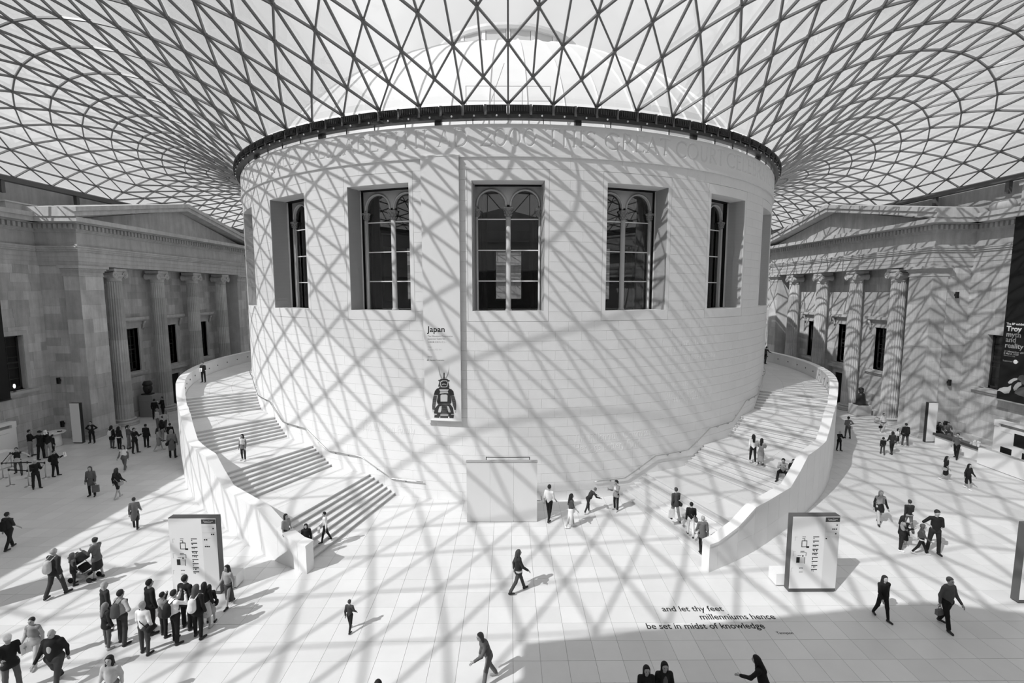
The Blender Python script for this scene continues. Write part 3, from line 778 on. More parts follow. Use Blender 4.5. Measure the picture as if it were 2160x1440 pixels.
def ionic():
    mb = MB().lathe([(0.5, 11.85), (0.54, 11.9), (0.51, 11.95), (0.53, 12.1), (0.66, 12.28), (0.66, 12.4)], 24)
    mb.box(-0.52, 0.5, -0.5, 0.5, 12.40, 12.66); mb.box(-0.60, 0.6, -0.62, 0.62, 12.68, 12.90); mb.box(-0.56, 0.56, -0.58, 0.58, 12.66, 12.68)
    for sy in (-1, 1):
        yc, zc, r = sy * 0.52, 12.38, 0.29
        ring = lambda x, q: [(x, yc + q * math.cos(2 * math.pi * k / 18), zc + q * math.sin(2 * math.pi * k / 18)) for k in range(18)]
        prof = [(-0.60, r), (-0.50, r * 0.93), (-0.2, r * 0.72), (0.0, r * 0.66), (0.2, r * 0.72), (0.5, r * 0.93), (0.6, r)]
        vs = []; 
        for x, q in prof: vs += ring(x, q)
        n = 18; fs = [(i * n + k, i * n + (k + 1) % n, (i + 1) * n + (k + 1) % n, (i + 1) * n + k) for i in range(len(prof) - 1) for k in range(n)] + [tuple(range(n)), tuple(reversed(range((len(prof) - 1) * n, len(prof) * n)))]
        mb.add(vs, fs)
        for x in (-0.61, 0.61):
            sp = [(x, yc + (r * 0.95 - 0.0095 * k) * math.cos(math.pi / 2 - sy * 0.42 * k), zc + (r * 0.95 - 0.0095 * k) * math.sin(math.pi / 2 - sy * 0.42 * k)) for k in range(26)]
            mb.tube(sp, 0.022, 5)
            mb.ball((x, yc, zc), 0.05, 8, 6)
    return mb.mesh('ionic_capital', M_PORTC, fix=True)
cap_me = ionic()
DARKG = mat('dark_window_pane', 0.02, 0.08, spec=0.5)
SASH = mat('dark_sash', 0.03, 0.5)
class Side:
    def __init__(s, sg, name): s.sg = sg; s.root = tag(empty(name), kind='structure')
    def fin(s, mb):
        if s.sg < 0: mb.v = [(-x, y, z) for x, y, z in mb.v]; mb.f = [tuple(reversed(f)) for f in mb.f]
        return mb
    def part(s, name, mb, m, parent=None, smooth=False, fix=True): return s.fin(mb).build(name, m, parent or s.root, smooth, fix)
def intervals(a, b, holes, z0, z1):
    out = [(a, b)]
    for h0, h1, hz0, hz1 in holes:
        if hz1 <= z0 + 0.01 or hz0 >= z1 - 0.01: continue
        nw = []
        for p, q in out:
            if h1 <= p or h0 >= q: nw.append((p, q)); continue
            if h0 > p: nw.append((p, h0))
            if h1 < q: nw.append((h1, q))
        out = nw
    return [(p, q) for p, q in out if q - p > 0.02]
def masonry(S, kind, plane, a, b, z0, z1, holes, pieces, core, rgen, ch=0.6):
    """kind 'x': wall facing the court at X = plane running in y; 'y': return wall at y = plane running in X"""
    cuts = sorted(set([z0, z1] + [h[2] for h in holes if z0 < h[2] < z1] + [h[3] for h in holes if z0 < h[3] < z1]))
    zs = [z0]
    for c0, c1 in zip(cuts[:-1], cuts[1:]):
        n = max(1, round((c1 - c0) / ch)); zs += [c0 + (c1 - c0) * k / n for k in range(1, n + 1)]
    for za, zb in zip(zs[:-1], zs[1:]):
        for p, q in intervals(a, b, holes, za, zb):
            if kind == 'x': core.box(plane + 0.03, plane + 0.5, p, q, za, zb)
            else: core.box(p, q, plane + 0.03, plane + 0.5, za, zb)
            t = p
            first = True
            while t < q - 0.01:
                w = rgen.uniform(0.8, 1.5) * (0.55 if first and rgen.random() < 0.5 else 1); first = False
                e = t + w
                if q - e < 0.5: e = q
                g = 0.004; pr = rgen.uniform(0, 0.006)
                mb = MB()
                if kind == 'x': mb.box(plane - pr, plane + 0.06, t + g, e - g, za + g, zb - g); pts = [(S.sg * plane, t, za), (S.sg * plane, e, za), (S.sg * plane, e, zb), (S.sg * plane, t, zb)]
                else: mb.box(t + g, e - g, plane - pr, plane + 0.06, za + g, zb - g); pts = [(S.sg * t, plane, za), (S.sg * e, plane, za), (S.sg * e, plane, zb), (S.sg * t, plane, zb)]
                pieces.append((px_size(pts), S.fin(mb))); t = e
def wall_window(S, name, yc, hw, z0, z1, X, hood=True, sill=True, cols=3, rows=5, lit=False):
    w = tag(empty(name), kind='structure')
    def P(nm, mb, m, smooth=False): return S.fin(mb).build(nm, m, w, smooth, True)
    r = 0.45
    mb = MB(); mb.box(X - 0.02, X + r, yc - hw - 0.03, yc - hw, z0, z1); mb.box(X - 0.02, X + r, yc + hw, yc + hw + 0.03, z0, z1); mb.box(X - 0.02, X + r, yc - hw, yc + hw, z1, z1 + 0.03); mb.box(X - 0.02, X + r, yc - hw, yc + hw, z0 - 0.03, z0)
    P('reveal', mb, M_PORTC)
    mb = MB(); fw = 0.32
    mb.box(X - 0.08, X + 0.02, yc - hw - fw, yc - hw - 0.02, z0, z1 + fw); mb.box(X - 0.08, X + 0.02, yc + hw + 0.02, yc + hw + fw, z0, z1 + fw); mb.box(X - 0.08, X + 0.02, yc - hw - 0.02, yc + hw + 0.02, z1 + 0.02, z1 + fw)
    P('architrave_frame', mb, M_PORTC)
    if hood:
        mb = MB(); mb.box(X - 0.10, X + 0.05, yc - 1.45, yc + 1.45, z1 + fw, z1 + 0.62); mb.box(X - 0.30, X + 0.05, yc - 1.6, yc + 1.6, z1 + 0.62, z1 + 0.74); mb.box(X - 0.42, X + 0.05, yc - 1.75, yc + 1.75, z1 + 0.74, z1 + 0.98)
        P('hood', mb, M_PORTC)
        for sy in (-1, 1):
            yy = yc + sy * 1.35; mb = MB(); mb.tube([(X - 0.06, yy, z1 - 0.1), (X - 0.14, yy, z1 + 0.05), (X - 0.16, yy, z1 + 0.3), (X - 0.26, yy, z1 + 0.45), (X - 0.26, yy, z1 + 0.6)], [0.07, 0.10, 0.08, 0.12, 0.12], 8)
            P('console', mb, M_PORTC, True)
    if sill:
        mb = MB(); mb.box(X - 0.22, X + 0.05, yc - hw - 0.75, yc + hw + 0.75, z0 - 0.28, z0 - 0.08); mb.box(X - 0.10, X + 0.05, yc - hw - 0.55, yc + hw + 0.55, z0 - 0.45, z0 - 0.28)
        P('sill', mb, M_PORTC)
    mb = MB(); t = 0.07
    mb.box(X + 0.30, X + 0.40, yc - hw, yc - hw + 0.12, z0, z1); mb.box(X + 0.30, X + 0.40, yc + hw - 0.12, yc + hw, z0, z1); mb.box(X + 0.30, X + 0.40, yc - hw, yc + hw, z1 - 0.12, z1); mb.box(X + 0.30, X + 0.40, yc - hw, yc + hw, z0, z0 + 0.16); mb.box(X + 0.31, X + 0.40, yc - hw, yc + hw, (z0 + z1) / 2 - 0.05, (z0 + z1) / 2 + 0.05)
    P('sash_frame', mb, SASH)
    for k in range(1, cols):
        y = yc - hw + 2 * hw * k / cols; P('glazing_bar', MB().box(X + 0.32, X + 0.37, y - 0.018, y + 0.018, z0, z1), SASH)
    for k in range(1, rows):
        z = z0 + (z1 - z0) * k / rows; P('glazing_bar', MB().box(X + 0.32, X + 0.37, yc - hw, yc + hw, z - 0.018, z + 0.018), SASH)
    gl = MATS['window_glass']
    for i in range(cols):
        for j in range(rows):
            P('pane', MB().box(X + 0.34, X + 0.345, yc - hw + 2 * hw * i / cols, yc - hw + 2 * hw * (i + 1) / cols, z0 + (z1 - z0) * j / rows, z0 + (z1 - z0) * (j + 1) / rows), gl)
    P('blind', MB().box(X + 0.42, X + 0.45, yc - hw, yc + hw, z0, z1), mat('drawn_blind', 0.26, 0.9))
    return w
ENT = [('architrave', [(12.95, 13.25, 0.0), (13.25, 13.58, 0.03), (13.58, 13.95, 0.06), (13.95, 14.08, 0.14), (14.08, 14.22, 0.20), (14.22, 14.34, 0.24)]),
       ('frieze', [(14.34, 15.33, 0.0)]),
       ('bed_moulding', [(15.33, 15.42, 0.08), (15.42, 15.52, 0.14), (15.52, 15.90, 0.16), (15.90, 15.97, 0.42)]),
       ('corona', [(15.97, 16.28, 1.0)])]
wcount = 7
for sg, nm in ((-1, 'left'), (1, 'right')):
    S = Side(sg, 'wall_' + nm); rgen = random.Random(11 if sg < 0 else 12)
    pieces = []; core = MB()
    holes_b = [(y - 0.83, y + 0.83, 4.1, 7.85) for y in WINY] + [(WINY[1] - 0.85, WINY[1] + 0.85, 0.0, 3.05)]
    masonry(S, 'x', XB, -8.7, 9.8, 0.0, 12.95, holes_b, pieces, core, rgen)
    holes_s = [(-14.9, -12.45, 4.2, 8.0)]
    masonry(S, 'x', XM, -27.0, YA + 0.2, 0.0, 12.95, holes_s, pieces, core, rgen)
    masonry(S, 'x', XM, YB_, 30.0, 0.0, 12.95, [(13.6, 15.6, 4.2, 8.0)], pieces, core, rgen)
    masonry(S, 'y', YA + 0.1, 32.5, XM, 0.0, 12.95, [], pieces, core, rgen)
    # antae
    masonry(S, 'x', XF + 0.06, YA, -8.7, 0.5, 12.2, [], pieces, core, rgen, 1.1)
    masonry(S, 'y', YA, XF + 0.06, 32.5, 0.5, 12.2, [], pieces, core, rgen, 1.1)
    masonry(S, 'x', XF + 0.06, 9.8, YB_, 0.5, 12.2, [], pieces, core, rgen, 1.1)
    core.box(XF + 0.2, XB + 0.2, YA + 0.1, -8.75, 0, 12.9); core.box(XF + 0.2, XB + 0.2, 9.85, YB_ - 0.1, 0, 12.9); core.box(XF + 0.08, XB + 0.2, -8.76, -8.67, 0.5, 12.2); core.box(XF + 0.08, XB + 0.2, 9.77, 9.84, 0.5, 12.2)
    core.box(XM + 0.4, XM + 1.2, -27, 46, 0, 16.3)
    S.part('wall_core', core, M_PORTC)
    split_pieces(pieces, 'stone_block', M_PORT, S.root)
    for y0, y1 in ((YA, -8.7), (9.8, YB_)):
        mb = MB()
        for z0, z1, p in ((12.2, 12.28, 0.05), (12.28, 12.5, 0.02), (12.5, 12.6, 0.08), (12.6, 12.75, 0.16), (12.75, 12.95, 0.28)): mb.box(XF + 0.06 - p, 32.55 + p * 0.5, y0 - p, y1 + p, z0, z1)
        S.part('anta_capital', mb, M_PORTC)
        mb = MB()
        for z0, z1, p in ((0, 0.18, 0.26), (0.18, 0.34, 0.2), (0.34, 0.5, 0.1)): mb.box(XF + 0.06 - p, 32.55 + p, y0 - p, y1 + p, z0, z1)
        S.part('anta_base', mb, M_PORTC)
    mb = MB(); mb.box(XM - 0.14, XM + 0.1, -27, YA, 0, 0.5); mb.box(XM - 0.14, XM + 0.1, YB_, 30, 0, 0.5); mb.box(XM - 0.5, XM + 0.1, -27, YA, 0, 0.16); mb.box(XB - 0.12, XB + 0.1, -8.4, WINY[1] - 1.3, 0, 0.5); mb.box(XB - 0.12, XB + 0.1, WINY[1] + 1.3, 9.6, 0, 0.5)
    S.part('plinth_course', mb, M_PORTC)
    for c, y in enumerate(COLY):
        col = empty('column'); col.parent = S.root
        rot = Matrix.Translation((sg * XC, y, 0)) @ (Matrix.Rotation(math.pi, 4, 'Z') if sg < 0 else Matrix())
        place('column_base', base_me, col, rot)
        for dme in drum_me: place('shaft_drum', dme, col, rot)
        place('ionic_capital', cap_me, col, rot)
    for en, prof in ENT:
        mb = MB()
        for z0, z1, p in prof:
            mb.box(XF - p, XM + 1.0, YA - p, YB_ + p, z0, z1); mb.box(XM - p, XM + 1.0, -51, YA, z0, z1); mb.box(XM - p, XM + 1.0, YB_, 46, z0, z1)
        S.part(en, mb, M_PORTC)
    mb = MB(); mb.box(XM - 1.1, XM + 1.0, -51, YA - 1.0, 16.28, 16.58); mb.box(XM - 1.1, XM + 1.0, YB_ + 1.0, 46, 16.28, 16.58)
    S.part('cornice_cyma', mb, M_PORTC)
    dn = MB(); dt = 0.21
    def dent(x0, x1, y0, y1): dn.box(x0, x1, y0, y1, 15.55, 15.88)
    y = YA - 0.25
    while y < YB_ + 0.3: dent(XF - 0.34, XF - 0.1, y, y + 0.2); y += 0.36
    x = XF
    while x < XM - 0.4:
        dent(x, x + 0.2, YA - 0.34, YA - 0.1); dent(x, x + 0.2, YB_ + 0.1, YB_ + 0.34); x += 0.36
    y = -27
    while y < YA - 0.4: dent(XM - 0.34, XM - 0.1, y, y + 0.2); y += 0.36
    y = YB_ + 0.5
    while y < 30: dent(XM - 0.34, XM - 0.1, y, y + 0.2); y += 0.36
    tag(S.part('dentil_field', dn, M_PORTC), kind='stuff')
    # pediment
    yc = (YA + YB_) / 2; za, ze = 19.2, 16.28; ye0, ye1 = YA - 1.08, YB_ + 1.08
    mb = MB().hexa([(XF + 0.05, YA, 16.28), (XF + 0.05, YB_, 16.28), (XF + 0.05, yc, za - 0.6)], [(XF + 0.6, YA, 16.28), (XF + 0.6, YB_, 16.28), (XF + 0.6, yc, za - 0.6)])
    S.part('tympanum', mb, M_PORT)
    for yy, sl in ((ye0, 1), (ye1, -1)):
        for nm_, lo, hi, xo in (('raking_corona', -0.60, -0.26, XF - 0.98), ('raking_cyma', -0.26, 0.06, XF - 1.1)):
            def q(x): return [(x, yy, ze + lo + 0.62), (x, yc, za + lo), (x, yc, za + hi), (x, yy, ze + hi + 0.62)]
            b1, b2 = q(xo), q(XM + 0.8)
            S.part(nm_, MB().hexa(b1, b2), M_PORTC)
    # attic, gutter walls and outer range
    mb = MB(); mb.box(XM + 0.7, XM + 1.5, -51, -13.0, 16.3, 18.25); mb.box(XM + 0.7, XM + 1.5, 14.0, 46, 16.3, 18.25); mb.box(XM + 0.55, XM + 1.6, -51, -12.9, 18.25, 18.45); mb.box(XM + 0.55, XM + 1.6, 13.9, 46, 18.25, 18.45)
    S.part('attic', mb, M_PORTC)
    mb = MB(); mb.box(37.2, 46, -51, 46, 0, 19.55); mb.box(XM + 1.2, 37.3, -51, 46, 0, 16.2)
    S.part('outer_range', mb, M_PORTC)
    if sg > 0:
        mb = MB(); mb.tube([(XM - 0.1, -13.2, 16.95), (XM - 0.1, -12.0, 16.95)], 0.40, 14); S.part('cornice_roll', mb, M_PORTC, smooth=True)
    else:
        mb = MB(); mb.box(XM - 0.4, XM + 0.6, -13.0, -10.9, 16.58, 17.1); mb.box(XM - 0.5, XM + 0.7, -13.1, -10.8, 17.1, 17.2); S.part('cornice_block', mb, M_PORTC)
    for y in WINY:
        wcount += 1; wall_window(S, 'window_%d' % wcount, y, 0.83, 4.1, 7.85, XB)
    wcount += 1; wall_window(S, 'window_%d' % wcount, -13.67, 1.2, 4.2, 8.0, XM, hood=False)
    wcount += 1; wall_window(S, 'window_%d' % wcount, 14.6, 1.0, 4.2, 8.0, XM, hood=False)
    d = tag(empty('door_%d' % (1 if sg < 0 else 2)), kind='structure'); yd = WINY[1]
    mb = MB(); mb.box(XB - 0.08, XB + 0.02, yd - 1.2, yd - 0.85, 0, 3.4); mb.box(XB - 0.08, XB + 0.02, yd + 0.85, yd + 1.2, 0, 3.4); mb.box(XB - 0.08, XB + 0.02, yd - 0.85, yd + 0.85, 3.05, 3.4)
    S.fin(mb).build('door_frame', M_PORTC, d, False, True)
    mb = MB(); mb.box(XB - 0.12, XB + 0.05, yd - 1.25, yd + 1.25, 3.4, 3.6); mb.box(XB - 0.4, XB + 0.05, yd - 1.6, yd + 1.6, 3.6, 3.82)
    S.fin(mb).build('door_hood', M_PORTC, d, False, True)
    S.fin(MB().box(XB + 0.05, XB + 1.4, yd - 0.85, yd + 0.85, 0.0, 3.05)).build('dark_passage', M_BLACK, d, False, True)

# ================================================================== SOUTH (camera side) AND NORTH RANGES
sb = tag(empty('wall_back'), kind='structure')
MB().box(-46, 46, -60, -51.5, 0, 19.55).build('range', M_PORTC, sb)
MB().box(-12.6, 11.2, -51.5, -45.1, 0, 9.2).build('gallery_block', M_PORTC, sb)
cx = -0.7
MB().box(cx - 11.35, cx + 11.35, -51.5, -43.9, 13.2, 16.0).build('porch_entablature', M_PORTC, sb)
MB().box(cx - 11.9, cx + 11.9, -51.5, -43.3, 16.0, 16.3).build('porch_cornice', M_PORTC, sb)
MB().hexa([(cx - 12.0, -51.5, 16.3), (cx + 12.0, -51.5, 16.3), (cx, -51.5, 19.25)], [(cx - 12.0, -43.2, 16.3), (cx + 12.0, -43.2, 16.3), (cx, -43.2, 19.25)]).build('porch_pediment', M_PORTC, sb, False, True)
for x in (-9.4, -5.0, 4.2, 8.4):
    MB().lathe([(0.6, 9.2), (0.58, 9.5), (0.5, 12.9), (0.62, 13.2)], 16, (x, -44.7, 0)).build('porch_column', M_PORTC, sb, True)
nb = tag(empty('wall_far'), kind='structure')
MB().box(-46, 46, 46.4, 54, 0, 19.55).build('range', M_PORTC, nb)
for e in ENT:
    mb = MB()
    for z0, z1, p in e[1]: mb.box(-34, 34, 46.3 - 0.5 - p, 46.5, z0, z1)
    mb.build(e[0], M_PORTC, nb)
# ================================================================== FURNISHINGS
def ink_rect(mb, o, ex, ez, en, x0, x1, y0, y1, t=0.003):
    """thin printed patch on a face: o = top-left corner, ex right, ez down, en outward (metres)"""
    o = Vector(o); c = o + ex * ((x0 + x1) / 2) + ez * ((y0 + y1) / 2) + en * t / 2
    mb.obox(c, ex * abs(x1 - x0) / 2, -ez * abs(y1 - y0) / 2, en * t / 2)
def face_text(mb, s, o, ex, ez, en, x, y, size, t=0.004, **k):
    q = text_mb(s, size, 0.0, **k); o = Vector(o)
    mb.add([o + ex * (x + p[0]) + ez * (y - p[1]) + en * t for p in q.v], q.f)
EX, ED = Vector((1, 0, 0)), Vector((0, 0, -1))
def map_sign(label, x0, x1, y, variant, dark_left):
    H = 2.94; W = x1 - x0
    r = tag(empty('map_sign', ((x0 + x1) / 2, y, 0)), label, 'sign', 'floor plan signs standing in the court')
    b = MB(); b.box(x0, x1, y, y + 0.28, 0.04, H); b.build('casing', mat('sign_casing', 0.10, 0.4), r)
    MB().box(x0 + 0.03, x1 - 0.03, y + 0.02, y + 0.26, 0, 0.04).build('foot', M_DARK, r)
    MB().box(x0 + 0.01, x0 + W * 0.69, y - 0.012, y, 0.15, H - 0.02).build('map_panel', M_PAPER, r)
    MB().box(x0 + W * 0.69, x1 - 0.01, y - 0.012, y, 0.15, H - 0.02).build('direction_panel', mat('light_grey_paper', 0.70, 0.6), r)
    o = Vector((x0, y - 0.012, H)); en = Vector((0, -1, 0))
    MB()
    hb = MB(); ink_rect(hb, o, EX, ED, en, W * 0.69, W - 0.02, 0.05, 0.22); hb.build('title_strip', mat('title_grey', 0.06, 0.6), r)
    tw = MB(); face_text(tw, 'Great Court', o, EX, ED, en, W * 0.735, 0.14, 0.068, 0.006); ink_rect(tw, o, EX, ED, en, W * 0.75, W * 0.90, 0.165, 0.172, 0.005); tw.build('title_text', M_WHITE, r)
    ik = MB(); gr = MB()
    fx = lambda q: (q - 158) / 465 * W
    fy = lambda q: 0.05 + (q - 78) / 750 * (H - 0.10)
    for k, yy in enumerate((272, 315, 357, 398, 438, 481, 523, 564, 605)):
        ink_rect(ik, o, EX, ED, en, fx(368), fx(426), fy(yy - 3), fy(yy + 5))
        rg2 = random.Random(k)
        for j in range((1, 1, 2, 3, 3, 1, 1, 3, 2)[k]):
            xx = 372 + 16 * j; hh = rg2.choice((8, 12, 16)); ink_rect(ik, o, EX, ED, en, fx(xx), fx(xx + rg2.choice((4, 8, 12))), fy(yy + 10), fy(yy + 10 + hh))
    for a in ((262, 296, 270, 275), (262, 290, 288, 293), (284, 290, 288, 312), (258, 312, 310, 317), (258, 264, 312, 376), (306, 312, 312, 376), (258, 334, 371, 376), (306, 334, 368, 384), (252, 290, 416, 421), (250, 310, 430, 433), (306, 310, 430, 468), (272, 284, 458, 474), (226, 262, 460, 464), (216, 250, 478, 536), (296, 301, 480, 545), (250, 286, 587, 592), (250, 254, 587, 596), (282, 286, 587, 596)):
        ink_rect(ik, o, EX, ED, en, fx(a[0]), fx(a[1]), fy(a[2]), fy(a[3]))
    for a in ((252, 298, 478, 540), (250, 286, 620, 640), (190, 214, 272, 276), (190, 194, 272, 312), (182, 206, 418, 421), (182, 186, 418, 468), (172, 190, 588, 591), (172, 175, 588, 630)): ink_rect(gr, o, EX, ED, en, fx(a[0]), fx(a[1]), fy(a[2]), fy(a[3]))
    lines = ((135, 560, 605, [593]), (175, 570, 600, [555, 572, 590]), (222, 485, 610, [586]), (271, 490, 605, [496])) if variant else ((150, 480, 600, [590]), (208, 485, 605, [572, 590]), (262, 500, 560, [500, 520]), (330, 505, 525, [505, 522, 540]))
    for yy, xa, xb, ics in lines:
        ink_rect(gr, o, EX, ED, en, fx(xa), fx(xb), fy(yy), fy(yy + 4))
        for xi in ics: ink_rect(ik, o, EX, ED, en, fx(xi - 6), fx(xi + 7), fy(yy + 14), fy(yy + 26))
    tag(ik.build('printed_plan', M_INK, r), kind='stuff'); tag(gr.build('printed_notes', M_INKL, r), kind='stuff')
    return r
map_sign('large floor plan sign standing in front of the right stair parapet', 10.36, 12.10, -29.74, 1, True)
map_sign('large floor plan sign with a crowd of visitors gathered before it', -12.28, -10.55, -29.74, 0, False)
map_sign('floor plan sign cut by the right edge of the picture, low down', 18.18, 19.9, -30.45, 1, True)
map_sign('floor plan sign beyond the left edge, throwing a band of shadow on the floor', -20.3, -18.55, -30.9, 0, False)
for x, side in ((10.42, 'right'), (-10.5, 'left')):
    b = tag(empty('bench_block', (x, -29.1, 0)), 'low white block at the foot of the %s floor plan sign' % side, 'block')
    bl = MB().box(x - 0.32, x + 0.32, -29.38, -28.85, 0.05, 0.5).build('seat_block', M_WHITE, b); MB().box(x - 0.26, x + 0.26, -29.33, -28.9, 0, 0.05).build('recessed_foot', M_DARK, b)
# tall white totems by the two porticoes
for x, y, side in ((-31.55, -11.95, 'left'), (31.05, -12.15, 'right')):
    t = tag(empty('totem_sign', (x, y, 0)), 'tall narrow white totem standing before the %s portico pier' % side, 'sign', 'tall white totems')
    MB().box(x - 0.33, x + 0.33, y - 0.03, y, 0.08, 2.98).build('white_panel', M_WHITE, t); MB().box(x - 0.36, x + 0.36, y, y + 0.22, 0.03, 3.0).build('dark_case', M_DARK, t); MB().box(x - 0.3, x + 0.3, y + 0.02, y + 0.2, 0, 0.03).build('foot_plate', M_DARK, t)
# white screen box before the lift door
sc = tag(empty('lift_screen', (-0.3, -24.2, 0)), 'plain white screen box standing before the doorway at the foot of the drum', 'screen')
for k in range(3):
    x0 = -2.0 + 3.38 * k / 3; MB().box(x0 + 0.004, x0 + 3.38 / 3 - 0.004, -24.25, -24.17, 0.02, 2.98).build('front_panel', mat('screen_white', 0.68, 0.4), sc)
for x in (-2.0, 1.30): MB().box(x, x + 0.08, -24.17, -24.02, 0.02, 2.98).build('side_panel', mat('screen_white', 0.68, 0.4), sc)
MB().box(-2.02, 1.40, -24.27, -24.0, 2.98, 3.01).build('top_edge', M_GREY, sc); MB().box(-1.98, 1.36, -24.23, -24.04, 0, 0.02).build('dark_foot', M_DARK, sc)  # grey top edge, thin dark inset foot under the panels
MB().tube([(1.38, -24.1, 1.0), (1.62, -24.1, 1.0), (1.62, -23.6, 1.0)], 0.03, 6).build('side_rail', M_GREY, sc)
dr = tag(empty('door_3'), kind='structure')
mb = MB(); mb.polar(-3.07, 2.9, RW, RW + 0.012, 2.42, 2.45, 6); mb.polar(-3.07, -3.0, RW, RW + 0.012, 0, 2.42); mb.polar(2.83, 2.9, RW, RW + 0.012, 0, 2.42); mb.build('frame_line', M_DARK, dr)
MB().polar(-2.5, 2.3, RW, RW + 0.006, 0, 2.25, 6).build('door_leaf', M_GREY, dr); MB().polar(-2.5, 2.3, RW, RW + 0.05, 2.23, 2.26, 6).build('door_head', M_DARK, dr)

# ---- Japan banner on the drum
jb = tag(empty('hanging_banner', PT(-8.75, 22.1, 4.4)), 'long white cloth banner on the drum headed Japan, with a suit of samurai armour', 'banner')
RJ = 22.27
cl = MB(); cl.polar(-11.25, -6.25, RJ - 0.012, RJ, 4.45, 17.68, 8); cl.build('cloth', mat('banner_cloth', 0.80, 0.8, var=0.02, scale=0.6), jb)
MB().polar(-11.3, -6.2, RJ - 0.04, RJ + 0.03, 4.40, 4.46, 8).build('bottom_rod', M_WHITE, jb); MB().polar(-11.3, -6.2, RW, RJ + 0.03, 17.66, 17.72, 8).build('top_rod', M_WHITE, jb)
def jw(u, v, off=0.004):
    t, z = on_drum(u, v, RJ); return PT(t, RJ + off, z)
def jtext(s, u, v, u2, m, name, hpx=None, bold=0.0):
    q = text_mb(s, 1.0, 0.0, bold=bold); w = max(p[0] for p in q.v); sc_ = (u2 - u) / w; hy = hpx if hpx else sc_
    q.v = [jw(u + p[0] * sc_, v - p[1] * hy) for p in q.v]; q.build(name, m, jb)
jtext('Japan', 902, 700, 938, M_INK, 'title_text', bold=0.012)
jtext('The Mitsubishi Corporation', 902, 710.5, 955, M_INKG, 'sponsor_text'); jtext('Japanese Galleries', 902, 716, 939, M_INKG, 'gallery_text'); jtext('三菱商事 日本ギャラリー', 902, 722.5, 942, M_INKG, 'japanese_text')
jtext('Free', 902, 733, 910, M_INKL, 'free_text'); jtext('Rooms 92–94', 902, 739, 931, M_INKL, 'rooms_text'); jtext('Mitsubishi Corporation', 906, 760.5, 937, M_INK, 'logo_text')
lg = MB()
for dx, dy in ((902.8, 757.0), (901.4, 759.4), (904.2, 759.4)):
    lg.add([jw(dx, dy - 1.2), jw(dx + 1.1, dy), jw(dx, dy + 1.2), jw(dx - 1.1, dy)], [(0, 3, 2, 1)])
q = [jw(902, 752), jw(912, 752), jw(912, 752.6), jw(902, 752.6)]; lg.add(q, [(0, 3, 2, 1)])
lg.build('logo_mark', M_INK, jb)
ARM = [('gold_horn', 0.42, 0.005, [[(392, 665), (397, 700), (410, 760), (435, 815), (445, 830), (420, 826), (402, 780), (392, 720)], [(524, 668), (520, 705), (505, 770), (480, 815), (468, 830), (495, 826), (515, 775), (524, 720)]]),
       ('crest', 0.10, 0.006, [[(452, 755), (470, 755), (468, 800), (472, 830), (446, 830), (452, 800)]]),
       ('helmet', 0.05, 0.006, [[(384, 848), (405, 845), (420, 832), (500, 832), (515, 845), (535, 855), (525, 868), (512, 866), (520, 900), (530, 940), (505, 932), (412, 932), (385, 930), (398, 880), (402, 866), (390, 860)]]),
       ('face_rim', 0.55, 0.008, [[(412, 868), (440, 852), (490, 852), (512, 875), (508, 915), (490, 938), (430, 938), (410, 910)]]),
       ('face_mask', 0.03, 0.010, [[(422, 876), (445, 862), (488, 862), (502, 880), (498, 912), (482, 930), (436, 930), (420, 906)]]),
       ('mask_mouth', 0.45, 0.012, [[(428, 897), (460, 890), (494, 899), (485, 908), (460, 903), (438, 909)]]),
       ('shoulder', 0.035, 0.006, [[(370, 955), (405, 945), (400, 1000), (385, 1040), (330, 1035), (345, 985)], [(515, 950), (555, 965), (580, 990), (588, 1045), (545, 1045), (525, 1000)]]),
       ('torso', 0.04, 0.005, [[(400, 935), (520, 935), (540, 1000), (555, 1130), (540, 1150), (380, 1150), (370, 1120), (385, 1000)]]),
       ('collar', 0.6, 0.008, [[(400, 965), (520, 965), (512, 985), (408, 985)]]),
       ('breast_lace', 0.5, 0.008, [[(412, 990), (508, 990), (515, 1015), (470, 1012), (405, 1022)]]),
       ('breast_plate', 0.62, 0.009, [[(415, 1042), (430, 1030), (490, 1030), (505, 1042), (502, 1120), (416, 1120)]]),
       ('sleeve', 0.09, 0.005, [[(330, 1040), (372, 1045), (365, 1100), (350, 1180), (345, 1225), (312, 1220), (310, 1170), (318, 1090)], [(548, 1045), (590, 1050), (608, 1110), (615, 1170), (612, 1225), (590, 1225), (575, 1170), (555, 1100)]]),
       ('hand', 0.5, 0.006, [[(312, 1222), (332, 1222), (328, 1255), (318, 1258)], [(594, 1225), (616, 1225), (612, 1262), (600, 1265)]]),
       ('skirt', 0.045, 0.006, [[(390, 1152), (540, 1152), (575, 1200), (585, 1275), (560, 1275), (545, 1310), (360, 1310), (365, 1275), (332, 1270), (340, 1210)]]),
       ('tassel', 0.62, 0.008, [[(405, 1180), (432, 1172), (425, 1235), (415, 1258), (385, 1255), (392, 1215)], [(498, 1172), (520, 1180), (535, 1220), (545, 1255), (520, 1258), (508, 1235)]]),
       ('skirt_hem', 0.4, 0.008, [[(415, 1278), (515, 1278), (515, 1302), (412, 1302)], [(332, 1268), (372, 1274), (370, 1288), (332, 1284)], [(548, 1276), (582, 1272), (582, 1288), (550, 1290)]]),
       ('leg', 0.05, 0.006, [[(340, 1290), (408, 1290), (400, 1326), (336, 1322)], [(525, 1290), (585, 1290), (580, 1332), (528, 1328)], [(414, 1304), (512, 1304), (512, 1328), (410, 1326)]])]
